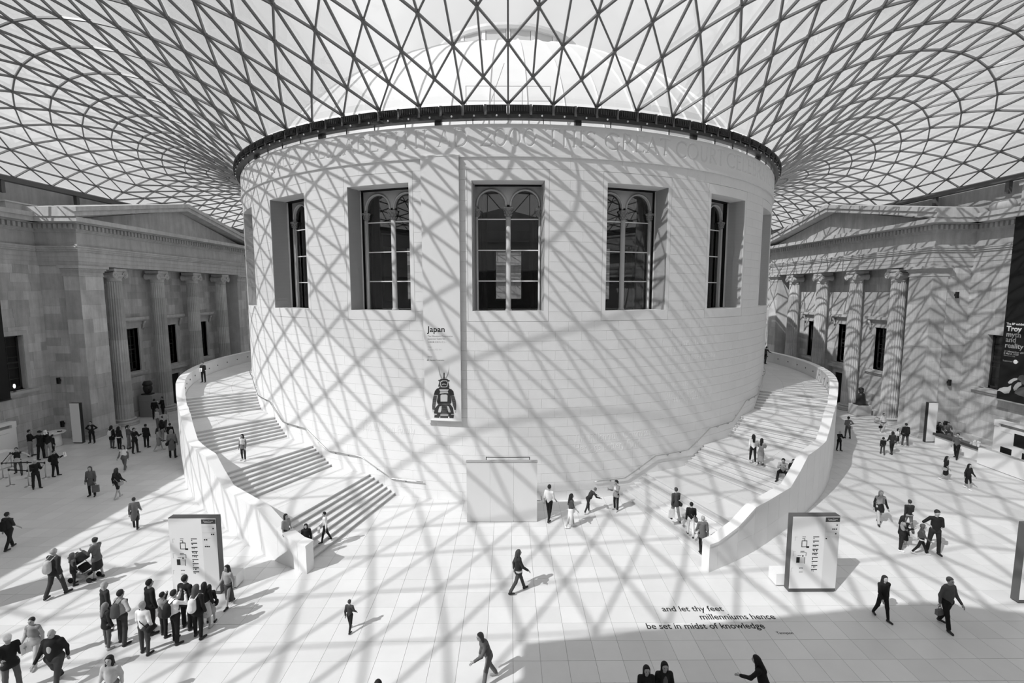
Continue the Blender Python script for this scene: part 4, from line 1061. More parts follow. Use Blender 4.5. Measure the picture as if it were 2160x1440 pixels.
for nm_, tone, off, polys in ARM:
    mb = MB()
    for pl in polys:
        pts = [jw(860 + x / 6, 660 + y / 6, off) for x, y in pl]; n = len(pts)
        c = tuple(sum(p[k] for p in pts) / n for k in range(3))
        mb.add(pts, [tuple(range(n))])
    mb.build('armour_' + nm_, mat('print_%03d' % int(tone * 1000), tone, 0.8), jb)
lam = MB()
for k in range(9):
    y = 1162 + k * 13; lam.add([jw(860 + x / 6, 660 + yy / 6, 0.009) for x, yy in ((428, y), (502, y), (502, y + 3), (428, y + 3))], [(0, 3, 2, 1)])
for k in range(6):
    y = 1060 + k * 22
    for xa, xb in ((322, 362), (560, 600)): lam.add([jw(860 + x / 6, 660 + yy / 6, 0.009) for x, yy in ((xa, y), (xb, y + 3), (xb, y + 6), (xa, y + 3))], [(0, 3, 2, 1)])
lam.build('armour_lacing', mat('print_250', 0.25, 0.8), jb)

# ---- Troy banner on the right wall, black banner on the left
tb = tag(empty('hanging_banner', (33.7, -15.7, 3.7)), 'tall black banner on the right wall reading Troy myth and reality', 'banner')
MB().box(33.66, 33.70, -17.6, -14.05, 3.72, 16.15).build('cloth', mat('black_banner', 0.012, 0.6), tb); MB().box(33.62, 33.74, -17.62, -14.03, 16.15, 16.25).build('top_rod', M_DARK, tb); MB().box(33.63, 33.73, -17.62, -14.03, 3.66, 3.74).build('bottom_rod', M_GREY, tb)
for y in (-14.3, -17.3): MB().box(33.7, XM, y - 0.03, y + 0.03, 16.18, 16.24).build('wall_arm', M_DARK, tb)
def tw_(s, u, v, h, m, name, bold=0.0, x=33.655):
    p0 = at_x(u, v, x); q = text_mb(s, h, 0.0, bold=bold); q.v = [(x, p0.y - p[0], p0.z + p[1]) for p in q.v]; q.build(name, m, tb)
TXT = mat('white_print', 0.8, 0.6); TXT2 = mat('grey_print', 0.38, 0.6)
tw_('The BP exhibition', 2123, 684, 0.19, TXT, 'exhibition_text', 0.006); tw_('Troy', 2123, 697, 0.47, TXT, 'title_text', 0.02); tw_('myth', 2122, 709, 0.47, TXT2, 'title_text', 0.01); tw_('and', 2121, 720, 0.47, TXT2, 'title_text', 0.01); tw_('reality', 2119, 732, 0.47, TXT2, 'title_text', 0.01)
tw_('21 November 2019 –', 2118, 741.5, 0.17, TXT2, 'date_text', 0.005); tw_('8 March 2020', 2117, 746, 0.17, TXT2, 'date_text', 0.005); tw_('Members free', 2117, 750, 0.13, TXT2, 'date_text'); tw_('Supported by BP', 2115, 761, 0.15, TXT2, 'sponsor_text')
p0 = at_x(2142, 763, 33.65); MB().ball((33.65, p0.y, p0.z), (0.01, 0.14, 0.14), 12, 8).build('sponsor_emblem', TXT, tb)
figs = [('pale_arm', 0.55, [(2103, 824), (2108, 819), (2117, 816), (2126, 816), (2133, 812), (2132, 822), (2128, 829), (2119, 830), (2114, 827), (2109, 824)]), ('pale_hand', 0.5, [(2126, 806), (2131, 801), (2139, 797), (2146, 797), (2146, 801), (2138, 804), (2134, 808), (2128, 809)]),
        ('pale_face', 0.4, [(2141, 811), (2147, 806), (2154, 806), (2155, 812), (2149, 816), (2144, 822), (2139, 824), (2137, 818)]), ('hair', 0.09, [(2146, 799), (2150, 792), (2158, 790), (2163, 796), (2163, 812), (2156, 810), (2153, 804)]), ('shoulder', 0.12, [(2141, 824), (2150, 818), (2163, 815), (2163, 838), (2150, 834), (2140, 829)])]
for k, (nm_, tone, pl) in enumerate(figs):
    pts = [at_x(u, v, 33.655 - 0.002 * k) for u, v in pl]; MB().add(pts, [tuple(range(len(pts)))]).build('print_' + nm_, mat('print_%03d' % int(tone * 1000), tone, 0.8), tb)
lb = tag(empty('hanging_banner', (-33.7, -15.9, 3.8)), 'black banner at the left edge of the picture beside a wall window', 'banner')
MB().box(-33.70, -33.66, -18.0, -14.25, 3.85, 16.15).build('cloth', mat('black_banner', 0.012, 0.6), lb); MB().box(-33.74, -33.62, -18.02, -14.23, 16.15, 16.25).build('top_rod', M_DARK, lb); MB().box(-33.73, -33.63, -18.02, -14.23, 3.79, 3.87).build('bottom_rod', M_DARK, lb)
for y in (-14.5, -17.7): MB().box(-XM, -33.7, y - 0.03, y + 0.03, 16.18, 16.24).build('wall_arm', M_DARK, lb)

# ---- information desks
def kiosk(sg, side):
    k = tag(empty('kiosk_wall', (sg * 33.1, -16.8, 0)), 'white kiosk wall with a slot and a screen by the %s edge' % side, 'kiosk')
    def B(nm, x0, x1, y0, y1, z0, z1, m): MB().box(sg * x0, sg * x1, y0, y1, z0, z1).build(nm, m, k)
    B('back_panel', 33.0, 33.4, -19.5, -14.75, 0, 2.05, M_WHITE); B('slot', 33.15, 33.4, -19.5, -15.05, 2.05, 2.27, M_GREY); B('lintel', 32.95, 33.4, -19.5, -14.75, 2.27, 2.45, M_WHITE); B('end_post', 32.95, 33.4, -15.05, -14.75, 2.05, 2.27, M_WHITE)
    B('screen', 32.96, 33.0, -17.2, -16.1, 1.05, 1.85, M_BLACK); B('caption_line', 32.99, 33.0, -15.9, -15.2, 1.75, 1.77, M_INKL)
kiosk(1, 'right'); kiosk(-1, 'left')
dk = tag(empty('information_desk', (30.6, -19.5, 0)), 'long white information desk with a dark inner counter at the right edge', 'desk')
MB().box(30.28, 30.42, -24.0, -16.5, 0.03, 1.06).build('front_panel', M_WHITE, dk); MB().box(30.42, 30.8, -24.0, -16.5, 0.9, 1.06).build('ledge', mat('pale_ledge', 0.5, 0.4), dk); MB().box(30.8, 31.6, -24.0, -12.6, 0.72, 0.80).build('dark_counter', mat('dark_counter', 0.06, 0.3), dk); MB().box(30.78, 30.9, -16.5, -12.6, 0.72, 0.9).build('side_edge', mat('dark_counter', 0.06, 0.3), dk); MB().box(30.35, 31.55, -24.0, -16.6, 0, 0.72).build('carcass', M_GREY, dk); MB().box(30.9, 31.55, -16.6, -12.7, 0, 0.72).build('white_carcass', M_WHITE, dk)
for y in (-17.3, -18.6):
    mo = tag(empty('computer_monitor', (31.3, y, 0.8)), 'black computer monitor on the right desk, %s' % ('nearer the leaflets' if y > -18 else 'nearer the picture edge'), 'monitor')
    MB().box(31.2, 31.24, y - 0.33, y + 0.33, 0.93, 1.30).build('screen', M_BLACK, mo); MB().box(31.22, 31.28, y - 0.05, y + 0.05, 0.82, 1.0).build('stand', M_DARK, mo); MB().box(31.12, 31.36, y - 0.14, y + 0.14, 0.80, 0.82).build('foot', M_DARK, mo)
lf = tag(empty('leaflet_rack', (31.15, -15.9, 0.8)), 'cluster of pale leaflets racked on the right desk', 'leaflet rack')
for k in range(10):
    x = 30.95 + 0.13 * (k % 3); y = -15.3 - 0.16 * (k // 3) - 0.05 * (k % 2); mb = MB(); mb.obox((x, y, 0.95 + 0.05 * (k % 3)), (0.01, 0, 0.0), (0, 0.06, 0), (0.03, 0, 0.12)); mb.build('leaflet', M_PAPER if k % 2 else mat('light_grey_paper', 0.70, 0.6), lf)
MB().box(30.9, 31.4, -15.95, -15.2, 0.80, 0.84).build('tray', M_GREY, lf)
dk2 = tag(empty('information_desk', (-31.9, -17.6, 0)), 'white information desk at the left edge below the kiosk wall', 'desk')
MB().box(-32.2, -31.6, -21, -16.4, 0.95, 1.05).build('counter', M_WHITE, dk2); MB().box(-31.75, -31.65, -21, -16.45, 0.03, 0.95).build('front_panel', M_WHITE, dk2); MB().box(-32.2, -31.75, -21, -16.45, 0, 0.95).build('carcass', M_GREY, dk2)
# round leaflet table by the left wall
tx, ty = -32.75, -12.45
rt = tag(empty('round_table', (tx, ty, 0)), 'round white table on a tapered drum foot by the left wall', 'table')
MB().lathe([(0.42, 0.0), (0.44, 0.03), (0.36, 0.92)], 24, (tx, ty, 0)).build('drum_foot', M_WHITE, rt, True); MB().lathe([(0.62, 0.92), (0.67, 0.95), (0.67, 1.0), (0.0, 1.0)], 32, (tx, ty, 0)).build('table_top', M_WHITE, rt)
for k, (dx, dy) in enumerate(((-0.38, -0.15), (-0.08, 0.3), (0.36, 0.08), (0.2, -0.36))):
    b = tag(empty('leaflet_pile', (tx + dx, ty + dy, 1.0)), ('dark leaflets on the near left of the round table', 'small pile of pale leaflets at the back of the round table', 'dark leaflets on the right of the round table', 'pale leaflets at the front of the round table')[k], 'leaflets')
    MB().box(tx + dx - 0.11, tx + dx + 0.11, ty + dy - 0.08, ty + dy + 0.08, 1.0, 1.04 + 0.02 * k).build('stack', (M_DARK, M_PAPER)[k % 2], b)
    MB().box(tx + dx - 0.10, tx + dx + 0.10, ty + dy - 0.07, ty + dy + 0.07, 1.04 + 0.02 * k, 1.045 + 0.02 * k).build('top_leaflet', M_PAPER, b)
# queue barrier posts and belts
POSTS = [at_z(22, 1024), at_z(61, 1026), at_z(61, 1007), at_z(97, 1008), at_z(7, 1009), at_z(25, 986)]
pn = ('queue post with a steel foot, front left of the queue', 'queue post front right, beside the visitor holding a camera', 'queue post behind the front right one', 'queue post at the far right end of the queue', 'queue post at the left picture edge', 'queue post furthest back in the queue')
post_me = [MB().lathe([(0.19, 0.0), (0.19, 0.015), (0.05, 0.035), (0.03, 0.06)], 18).mesh('post_foot', M_CHROME, True), MB().lathe([(0.028, 0.04), (0.028, 0.93)], 10).mesh('post_tube', M_CHROME, True), MB().lathe([(0.04, 0.88), (0.042, 0.9), (0.042, 0.99), (0.03, 1.0)], 10).mesh('belt_head', M_DARK, True)]
for p, l in zip(POSTS, pn):
    r = tag(empty('queue_post', p), l, 'barrier post', 'queue barrier posts')
    for m_, n_ in zip(post_me, ('post_foot', 'post_tube', 'belt_head')): local(n_, m_, r)
for a, b, l in ((0, 1, 'black belt across the front of the queue'), (4, 2, 'black belt across the middle of the queue'), (5, 4, 'black belt at the back left of the queue'), (2, 3, 'black belt at the back right of the queue')):
    p, q = POSTS[a] + Vector((0, 0, 0.94)), POSTS[b] + Vector((0, 0, 0.94)); d = (q - p).normalized(); n = Vector((-d.y, d.x, 0)) * 0.004
    bt = MB().obox((p + q) / 2, d * ((q - p).length / 2 - 0.045), n, Vector((0, 0, 0.028))).build('belt_strap', M_BLACK)
    tag(bt, l, 'belt', 'queue barrier belts')
# sculptures on plinths before the porticoes
pw = tag(empty('sculpture_plinth', (-32.0, -4.3, 0)), 'tall grey plinth standing before the left portico', 'plinth')
MB().box(-32.6, -31.4, -4.6, -3.5, 0.0, 1.94).build('plinth_body', mat('plinth_grey', 0.30, 0.6), pw); MB().box(-32.62, -31.38, -4.62, -3.48, 1.5, 1.52).build('plinth_joint', M_GREY, pw)
dstone = mat('dark_basalt', 0.035, 0.4)
sw = tag(empty('carved_head', (-32.1, -4.1, 1.94)), 'dark carved stone head on the tall grey plinth', 'sculpture')
MB().box(-32.5, -31.75, -4.4, -3.8, 1.94, 2.05).build('base_stone', dstone, sw); MB().ball((-32.1, -4.1, 2.5), (0.36, 0.34, 0.5), 16, 12).build('head', dstone, sw, True); MB().lathe([(0.3, 2.75), (0.4, 2.85), (0.33, 3.05), (0.26, 3.15)], 16, (-32.1, -4.1, 0)).build('crown', dstone, sw, True); MB().ball((-31.85, -4.38, 2.48), (0.08, 0.1, 0.12), 8, 6).build('nose', dstone, sw, True)
pe = tag(empty('sculpture_plinth', (31.65, -4.3, 0)), 'low pale plinth standing before the right portico', 'plinth')
MB().hexa([(31.0, -4.7, 0), (32.3, -4.7, 0), (32.3, -3.6, 0), (31.0, -3.6, 0)], [(31.0, -4.7, 0.95), (32.3, -4.7, 0.95), (32.3, -3.6, 0.95), (31.0, -3.6, 0.95)]).build('plinth_body', mat('plinth_pale', 0.5, 0.6), pe); MB().box(30.97, 32.33, -4.73, -3.57, 0.0, 0.06).build('plinth_foot', M_GREY, pe)
se = tag(empty('seated_statue', (31.65, -4.2, 0.95)), 'dark stone statue of a squatting figure on the low pale plinth', 'sculpture')
MB().lathe([(0.38, 0.95), (0.40, 1.05), (0.37, 1.4), (0.30, 1.8), (0.26, 1.95), (0.12, 2.05)], 16, (31.65, -4.2, 0)).build('body', dstone, se, True); MB().ball((31.6, -4.25, 2.22), (0.19, 0.2, 0.24), 12, 10).build('head', dstone, se, True); MB().box(31.2, 32.1, -4.6, -3.8, 0.95, 1.03).build('base_stone', dstone, se); MB().ball((31.6, -4.2, 2.36), (0.23, 0.22, 0.16), 12, 8).build('wig', dstone, se, True)
# small loudspeakers fixed to the return walls
for u, v, l in ((126, 802, 'small black loudspeaker high beside the left wall window'), (134, 893, 'small black loudspeaker low on the left wall behind the round table'), (2016, 622, 'small black loudspeaker highest on the right wall'), (2000, 806, 'small black loudspeaker halfway up the right wall'), (1992, 893, 'small black loudspeaker lowest on the right wall')):
    p = at_y(u, v, YA + 0.02); r = tag(empty('loudspeaker', (p.x, p.y, p.z - 0.3)), l, 'loudspeaker', 'wall loudspeakers')
    MB().box(p.x - 0.08, p.x + 0.08, p.y - 0.19, p.y - 0.03, p.z - 0.23, p.z + 0.23).build('cabinet', M_DARK, r); MB().box(p.x - 0.07, p.x + 0.07, p.y - 0.2, p.y - 0.19, p.z - 0.21, p.z + 0.21).build('grille', M_BLACK, r); MB().box(p.x - 0.04, p.x + 0.04, p.y - 0.03, p.y + 0.08, p.z - 0.08, p.z + 0.08).build('bracket', M_DARK, r)
# lamp in the left wall window
lp_ = tag(empty('table_lamp', (-33.9, -13.75, 4.2)), 'small glowing lamp on the sill of the left wall window', 'lamp')
bulb = bpy.data.materials.new('lamp_glow'); bulb.use_nodes = True; b_ = bulb.node_tree.nodes['Principled BSDF']; b_.inputs['Emission Color'].default_value = (1, 1, 1, 1); b_.inputs['Emission Strength'].default_value = 2.0
pl_ = at_x(28, 808, -34.2)
lp_.matrix_basis = Matrix.Translation((-34.15, pl_.y, 4.17))
MB().lathe([(0.09, 4.17), (0.09, 4.2), (0.02, 4.24), (0.02, 4.42)], 10, (-34.15, pl_.y, 0)).build('lamp_foot', M_DARK, lp_); MB().lathe([(0.04, 4.42), (0.075, 4.55), (0.04, 4.7)], 12, (-34.15, pl_.y, 0)).build('lamp_globe', bulb, lp_, True)
# ---- verse set into the floor
fi = tag(empty('floor_verse', (6.6, -31.3, 0)), 'verse in dark lettering set into the floor at the lower right', 'lettering')
for s, u, v, u2, nm_ in (('and let thy feet', 1398, 1289, 1528, 'verse_line'), ('millenniums hence', 1478, 1306, 1638, 'verse_line'), ('be set in midst of knowledge', 1365, 1326, 1616, 'verse_line'), ('Tennyson', 1640, 1337, 1675, 'author_name')):
    p, p2 = at_z(u, v), at_z(u2, v); q = text_mb(s, 1.0, 0.0, bold=0.012); w = max(a[0] for a in q.v); sc_ = (p2.x - p.x) / w
    sh = 0.0
    q.v = [(p.x + a[0] * sc_ , p.y + a[1] * sc_ * 1.15, 0.003) for a in q.v]; q.build(nm_, M_INK, fi)
# ================================================================== PEOPLE
def smin(a, b, k):
    h = np.clip(0.5 + 0.5 * (b - a) / k, 0, 1); return b + (a - b) * h - k * h * (1 - h)
def sdf(P, prims, k=0.03):
    d = None
    for pr in prims:
        if pr[0] == 'c':
            _, a, b, ra, rb = pr; a = np.array(a, np.float32); b = np.array(b, np.float32); ba = b - a
            h = np.clip(((P - a) @ ba) / max(1e-8, float(ba @ ba)), 0, 1)
            q = np.linalg.norm(P - a - h[..., None] * ba, axis=-1) - (ra + (rb - ra) * h)
        else:
            _, c, r, R = pr; L = (P - np.array(c, np.float32)) @ R; r = np.array(r, np.float32)
            k0 = np.linalg.norm(L / r, axis=-1); k1 = np.linalg.norm(L / (r * r), axis=-1); q = k0 * (k0 - 1) / np.maximum(k1, 1e-6)
        d = q if d is None else smin(d, q, k)
    return d
_CE = [(a, b) for a in range(8) for b in range(8) if a < b and bin(a ^ b).count('1') == 1]
def nets(prims, h, k=0.03, cut=None):
    """one closed skin round the shapes (surface nets)"""
    lo = np.array([1e9] * 3); hi = -lo
    for pr in prims:
        pts = [(np.array(pr[1]), pr[3]), (np.array(pr[2]), pr[4])] if pr[0] == 'c' else [(np.array(pr[1]), max(pr[2]))]
        for c, r in pts: lo = np.minimum(lo, c - r); hi = np.maximum(hi, c + r)
    lo = lo - 2 * h; n = np.ceil((hi + 2 * h - lo) / h).astype(int) + 1
    g = np.stack(np.meshgrid(*[np.arange(m) for m in n], indexing='ij'), -1).astype(np.float32) * h + lo.astype(np.float32)
    D = sdf(g, prims, k)
    if cut is not None: D = np.maximum(D, cut(g))
    S = D < 0
    C = [D[i:n[0] - 1 + i, j:n[1] - 1 + j, l:n[2] - 1 + l] for i in (0, 1) for j in (0, 1) for l in (0, 1)]
    off = np.array([(i, j, l) for i in (0, 1) for j in (0, 1) for l in (0, 1)], np.float32)
    inside = sum((c < 0).astype(np.int8) for c in C); act = (inside > 0) & (inside < 8)
    idx = -np.ones(act.shape, np.int64); cells = np.argwhere(act); idx[act] = np.arange(len(cells))
    cv = np.stack([c[act] for c in C], -1); acc = np.zeros((len(cells), 3), np.float32); cnt = np.zeros(len(cells), np.float32)
    for a, b in _CE:
        m = (cv[:, a] < 0) != (cv[:, b] < 0); den = cv[:, a] - cv[:, b]; t = np.where(m, cv[:, a] / np.where(np.abs(den) < 1e-9, 1, den), 0)
        acc += np.where(m[:, None], off[a] + (off[b] - off[a]) * t[:, None], 0); cnt += m
    V = (cells + acc / np.maximum(cnt, 1)[:, None]) * h + lo
    F = []
    for ax in range(3):
        o = [slice(None)] * 3; o2 = [slice(None)] * 3; o[ax] = slice(0, -1); o2[ax] = slice(1, None)
        ch = S[tuple(o)] != S[tuple(o2)]; e = np.argwhere(ch); s0 = S[tuple(o)][ch]
        u, w = (ax + 1) % 3, (ax + 2) % 3
        q = []
        for du, dw in ((-1, -1), (0, -1), (0, 0), (-1, 0)):
            c = e.copy(); c[:, u] += du; c[:, w] += dw; q.append(idx[c[:, 0], c[:, 1], c[:, 2]])
        q = np.stack(q, -1); q[~s0] = q[~s0][:, ::-1]; F.append(q)
    F = np.concatenate(F)
    F = F[(F >= 0).all(1)]
    return V.astype(np.float32), F
def np_mesh(name, V, F, m, smooth=True):
    me = bpy.data.meshes.new(name); me.vertices.add(len(V)); me.vertices.foreach_set('co', V.astype(np.float32).ravel())
    me.loops.add(F.size); me.loops.foreach_set('vertex_index', F.ravel().astype(np.int32)); me.polygons.add(len(F)); me.polygons.foreach_set('loop_start', np.arange(0, F.size, 4, dtype=np.int32))
    me.materials.append(m); me.update(calc_edges=True)
    if smooth: me.polygons.foreach_set('use_smooth', [True] * len(F))
    return me
I3 = np.eye(3, dtype=np.float32)
def cm(tone): return mat('cloth_%03d' % int(round(tone * 1000)), tone, 0.85, var=0.12, scale=9)
SKIN = mat('skin', 0.40, 0.55); SHOE = {}
POSES = {
    'stand': dict(hip=(3, -3), knee=(2, 4), ab=(5, 5), sh=(4, -2), sab=(9, 9), el=(14, 18)),
    'walk': dict(hip=(15, -13), knee=(4, 13), ab=(1, 1), sh=(-14, 15), sab=(7, 7), el=(20, 30)),
    'walk2': dict(hip=(-12, 16), knee=(14, 5), ab=(1, 1), sh=(15, -12), sab=(7, 7), el=(28, 18)),
    'stride': dict(hip=(22, -19), knee=(4, 15), ab=(2, 2), sh=(-20, 22), sab=(8, 8), el=(22, 30)),
    'phone': dict(hip=(4, -2), knee=(3, 6), ab=(4, 4), sh=(28, 24), sab=(6, 6), el=(95, 88)),
    'akimbo': dict(hip=(3, -3), knee=(2, 2), ab=(8, 8), sh=(-12, -12), sab=(42, 42), el=(88, 88), fin=-55),
    'hip1': dict(hip=(2, -4), knee=(2, 6), ab=(6, 6), sh=(4, -10), sab=(8, 40), el=(15, 92), fin=-50),
    'clasp': dict(hip=(2, -2), knee=(2, 2), ab=(5, 5), sh=(10, 10), sab=(12, 12), el=(78, 78), fin=38),
    'photo': dict(hip=(3, -3), knee=(3, 3), ab=(5, 5), sh=(62, 60), sab=(12, 12), el=(112, 112), fin=25),
    'bend': dict(hip=(14, -14), knee=(10, 12), ab=(3, 3), sh=(40, 30), sab=(8, 8), el=(25, 40), lean=42),
    'lean': dict(hip=(18, -14), knee=(8, 16), ab=(2, 2), sh=(35, -15), sab=(8, 8), el=(45, 30), lean=20),
    'sit': dict(hip=(92, 88), knee=(82, 96), ab=(10, 8), sh=(38, 34), sab=(8, 8), el=(50, 55), lean=14),
    'sitarms': dict(hip=(98, 96), knee=(70, 62), ab=(12, 12), sh=(62, 58), sab=(4, 4), el=(62, 66), fin=30, lean=24),
    'rail': dict(hip=(4, -8), knee=(2, 4), ab=(4, 4), sh=(48, 40), sab=(10, 10), el=(30, 35), lean=14),
    'point': dict(hip=(18, -15), knee=(5, 14), ab=(2, 2), sh=(85, -14), sab=(14, 12), el=(20, 25)),
    'spread': dict(hip=(18, -14), knee=(6, 12), ab=(10, 10), sh=(18, 16), sab=(62, 30), el=(30, 22)),
}
def rx(a): c, s = math.cos(a), math.sin(a); return Matrix(((1, 0, 0), (0, c, -s), (0, s, c)))
PCOUNT = 0
def person(label, foot=None, head=None, headv=None, h=None, z=0.0, face=0.0, pose='stand', top=(0.03, 'long'), coat=None, bot=(0.03, 'trousers'), hair=('short', 0.03), shoe=0.03, extra=(), girth=1.0, yaw=0, seat=None, tilt=0, child=False, res=None):
    """foot = pixel of the feet on the level z, or head = pixel of the crown; facing 0 = towards the camera, 90 = right, 180 = away"""
    global PCOUNT
    if foot is not None:
        base = at_z(foot[0], foot[1], z)
        if h is None: h = at_y(foot[0], headv, base.y).z - z
    else:
        h = h or 1.7; base = at_z(head[0], head[1], z + h); base.z = z
    h = min(1.95, max(0.85, h))
    PO = POSES[pose]; S = h / 1.75; g = girth
    hs = 1.0 + (0.28 if child else 0.0)
    lean = math.radians(PO.get('lean', 0)); fin = PO.get('fin', 0)
    V3 = Vector
    hipc = V3((0, 0, 0.93)); J = {}
    legs = []
    for i, sx in ((0, -1), (1, 1)):
        f = math.radians(PO['hip'][i]); k = math.radians(PO['knee'][i]); ab = math.radians(PO['ab'][i])
        hp = hipc + V3((sx * 0.09 * g, 0, 0))
        d1 = V3((sx * math.sin(ab), math.sin(f) * math.cos(ab), -math.cos(f) * math.cos(ab))); d2 = V3((sx * math.sin(ab) * 0.4, math.sin(f - k), -math.cos(f - k)))
        kn = hp + d1 * 0.43; an = kn + d2 * 0.42
        ft = V3((sx * 0.25, 1, 0)).normalized() if abs(f) < 1.2 else V3((sx * 0.25, 1, -0.1)).normalized()
        legs.append((hp, kn, an, ft))
    zmin = min(l[2].z for l in legs) - 0.085
    if seat is not None: zmin = 0.93 - 0.09 * g - seat / S
    sh0 = rx(-lean) @ V3((0, 0, 0.47)); chest = hipc + sh0; mid = hipc + sh0 * 0.5
    up = sh0.normalized(); fwd = V3((0, up.z, -up.y)); neck = chest + up * 0.09; 
    hd = neck + up * 0.135 * 1.0 + fwd * 0.025
    arms = []
    for i, sx in ((0, -1), (1, 1)):
        f = math.radians(PO['sh'][i]) ; ab = math.radians(PO['sab'][i]); e = math.radians(PO['el'][i])
        sp = chest + V3((sx * 0.175 * g ** 0.6, 0, 0)) + up * 0.0
        d1 = V3((sx * math.sin(ab), math.sin(f) * math.cos(ab), -math.cos(f) * math.cos(ab)))
        d2 = V3((sx * math.sin(ab) * 0.55, math.sin(f + e) * math.cos(ab), -math.cos(f + e) * math.cos(ab)))
        if fin: d2 = (d2 + V3((-sx * math.sin(math.radians(abs(fin))) * 1.3, 0, 0)) + (V3((0, -0.55, -0.2)) if fin < 0 else V3((0, 0, 0)))).normalized()
        el = sp + d1 * 0.285; wr = el + d2.normalized() * 0.25; arms.append((sp, el, wr, d2.normalized()))
    y_ = math.radians(yaw); Rh = Matrix.Rotation(y_, 3, 'Z') @ rx(-lean * 0.5 - math.radians(tilt)); Rn = np.array(Rh, np.float32)
    T = lambda p: (p.x, p.y, p.z - zmin)
    def c(a, b, ra, rb): return ('c', T(a), T(b), ra, rb)
    def e(p, r, R=I3): return ('e', T(p), r, R)
    hq = lambda x, y, zz: hd + Rh @ V3((x * hs, y * hs, zz * hs))
    body = [e(hd, (0.074 * hs, 0.092 * hs, 0.112 * hs), Rn), e(hq(0, 0.03, -0.05), (0.055 * hs, 0.06 * hs, 0.065 * hs), Rn), e(hq(0, 0.098, -0.012), (0.016, 0.022, 0.026), Rn), c(neck - up * 0.07, hd - up * 0.06, 0.056, 0.05)]
    for sx in (-1, 1): body.append(e(hq(sx * 0.076, -0.005, -0.005), (0.014, 0.026, 0.034), Rn))
    body += [c(hipc, mid, 0.105 * g, 0.095 * g), c(mid, chest - up * 0.06, 0.10 * g, 0.11 * g), c(chest - V3((0.12, 0, 0)), chest + V3((0.12, 0, 0)), 0.055, 0.055)]
    for sp, el, wr, d in arms: body += [c(sp, el, 0.044, 0.036), c(el, wr, 0.036, 0.026), c(wr, wr + d * 0.075, 0.026, 0.034)]
    for hp, kn, an, ft in legs: body += [c(hp, kn, 0.074, 0.05), c(kn, an, 0.05, 0.036), c(an - V3((0, 0, 0.045)), an - V3((0, 0, 0.05)) + ft * 0.15, 0.036, 0.03)]
    R = res or 0.027
    nm = 'person'
    root = empty('person', (base.x, base.y, z), math.radians(face) + math.pi)
    tag(root, label, 'person'); PCOUNT += 1
    root.matrix_basis = Matrix.Translation((base.x, base.y, z)) @ Matrix.Rotation(math.radians(face) + math.pi, 4, 'Z')
    def add(nm_, prims, m, k=0.03, cut=None, r=None):
        Vv, Ff = nets(prims, r or R, k, cut); o = local(nm_, np_mesh(nm_, Vv * S, Ff, m), root); return o
    Vb, Fb = nets(body, R, 0.028)
    # five fingers on each hand, rooted in the palm
    fm = MB()
    for sx, (sp, el, wr, d) in zip((-1, 1), arms):
        pe = wr + d * 0.085; side = d.cross(V3((sx * 0.2, 1, 0.15))).normalized()
        if side.length < 0.1: side = V3((1, 0, 0))
        pal = side.cross(d).normalized()
        if pal.x * sx > 0: pal = -pal
        for q, L in ((-1.5, 0.062), (-0.5, 0.075), (0.5, 0.080), (1.5, 0.070)):
            a = pe + side * q * 0.017; fm.tube([T(a), T(a + d * L * 0.5 + pal * 0.008), T(a + d * L * 0.9 + pal * 0.03)], [0.009, 0.0085, 0.006], 5)
        a = wr + d * 0.03 + side * 0.028; fm.tube([T(a), T(a + side * 0.028 + d * 0.025), T(a + side * 0.034 + d * 0.06 + pal * 0.012)], [0.011, 0.01, 0.007], 5)
    fv = np.array(fm.v, np.float32); nb0 = len(Vb)
    me = bpy.data.meshes.new('body'); allv = np.concatenate([Vb, fv]) * S
    faces = [tuple(f) for f in Fb] + [tuple(i + nb0 for i in f) for f in fm.f]
    me.from_pydata(allv.tolist(), [], faces); me.materials.append(SKIN); me.polygons.foreach_set('use_smooth', [True] * len(me.polygons)); me.update()
    local('body', me, root)
    # face
    ey = MB()
    for sx in (-1, 1): ey.ball(T(hq(sx * 0.03, 0.083, 0.012)), 0.012, 6, 4)
    ey.v = [tuple(q * S for q in p) for p in ey.v]; local('eyes', ey.mesh('eyes', M_INK), root)
    mo = MB().ball(T(hq(0, 0.083, -0.058)), (0.024, 0.012, 0.006), 6, 4); mo.v = [tuple(q * S for q in p) for p in mo.v]; local('mouth', mo.mesh('mouth', mat('lips', 0.2, 0.6)), root)
    # clothes
    tt, sl = top
    tp = [c(hipc + V3((0, 0, 0.02)), mid, 0.125 * g, 0.115 * g), c(mid, chest - up * 0.05, 0.118 * g, 0.13 * g), c(chest - V3((0.145 * g ** 0.6, 0, 0)), chest + V3((0.145 * g ** 0.6, 0, 0)), 0.07, 0.07), e(mid + V3((0, 0.01, 0)), (0.155 * g, 0.115 * g, 0.24), I3)]
    for sp, el, wr, d in arms:
        tp.append(c(sp, el, 0.062, 0.053))
        if sl == 'long': tp.append(c(el, wr - d * 0.01, 0.052, 0.042))
    add('top', tp, cm(tt), 0.035)
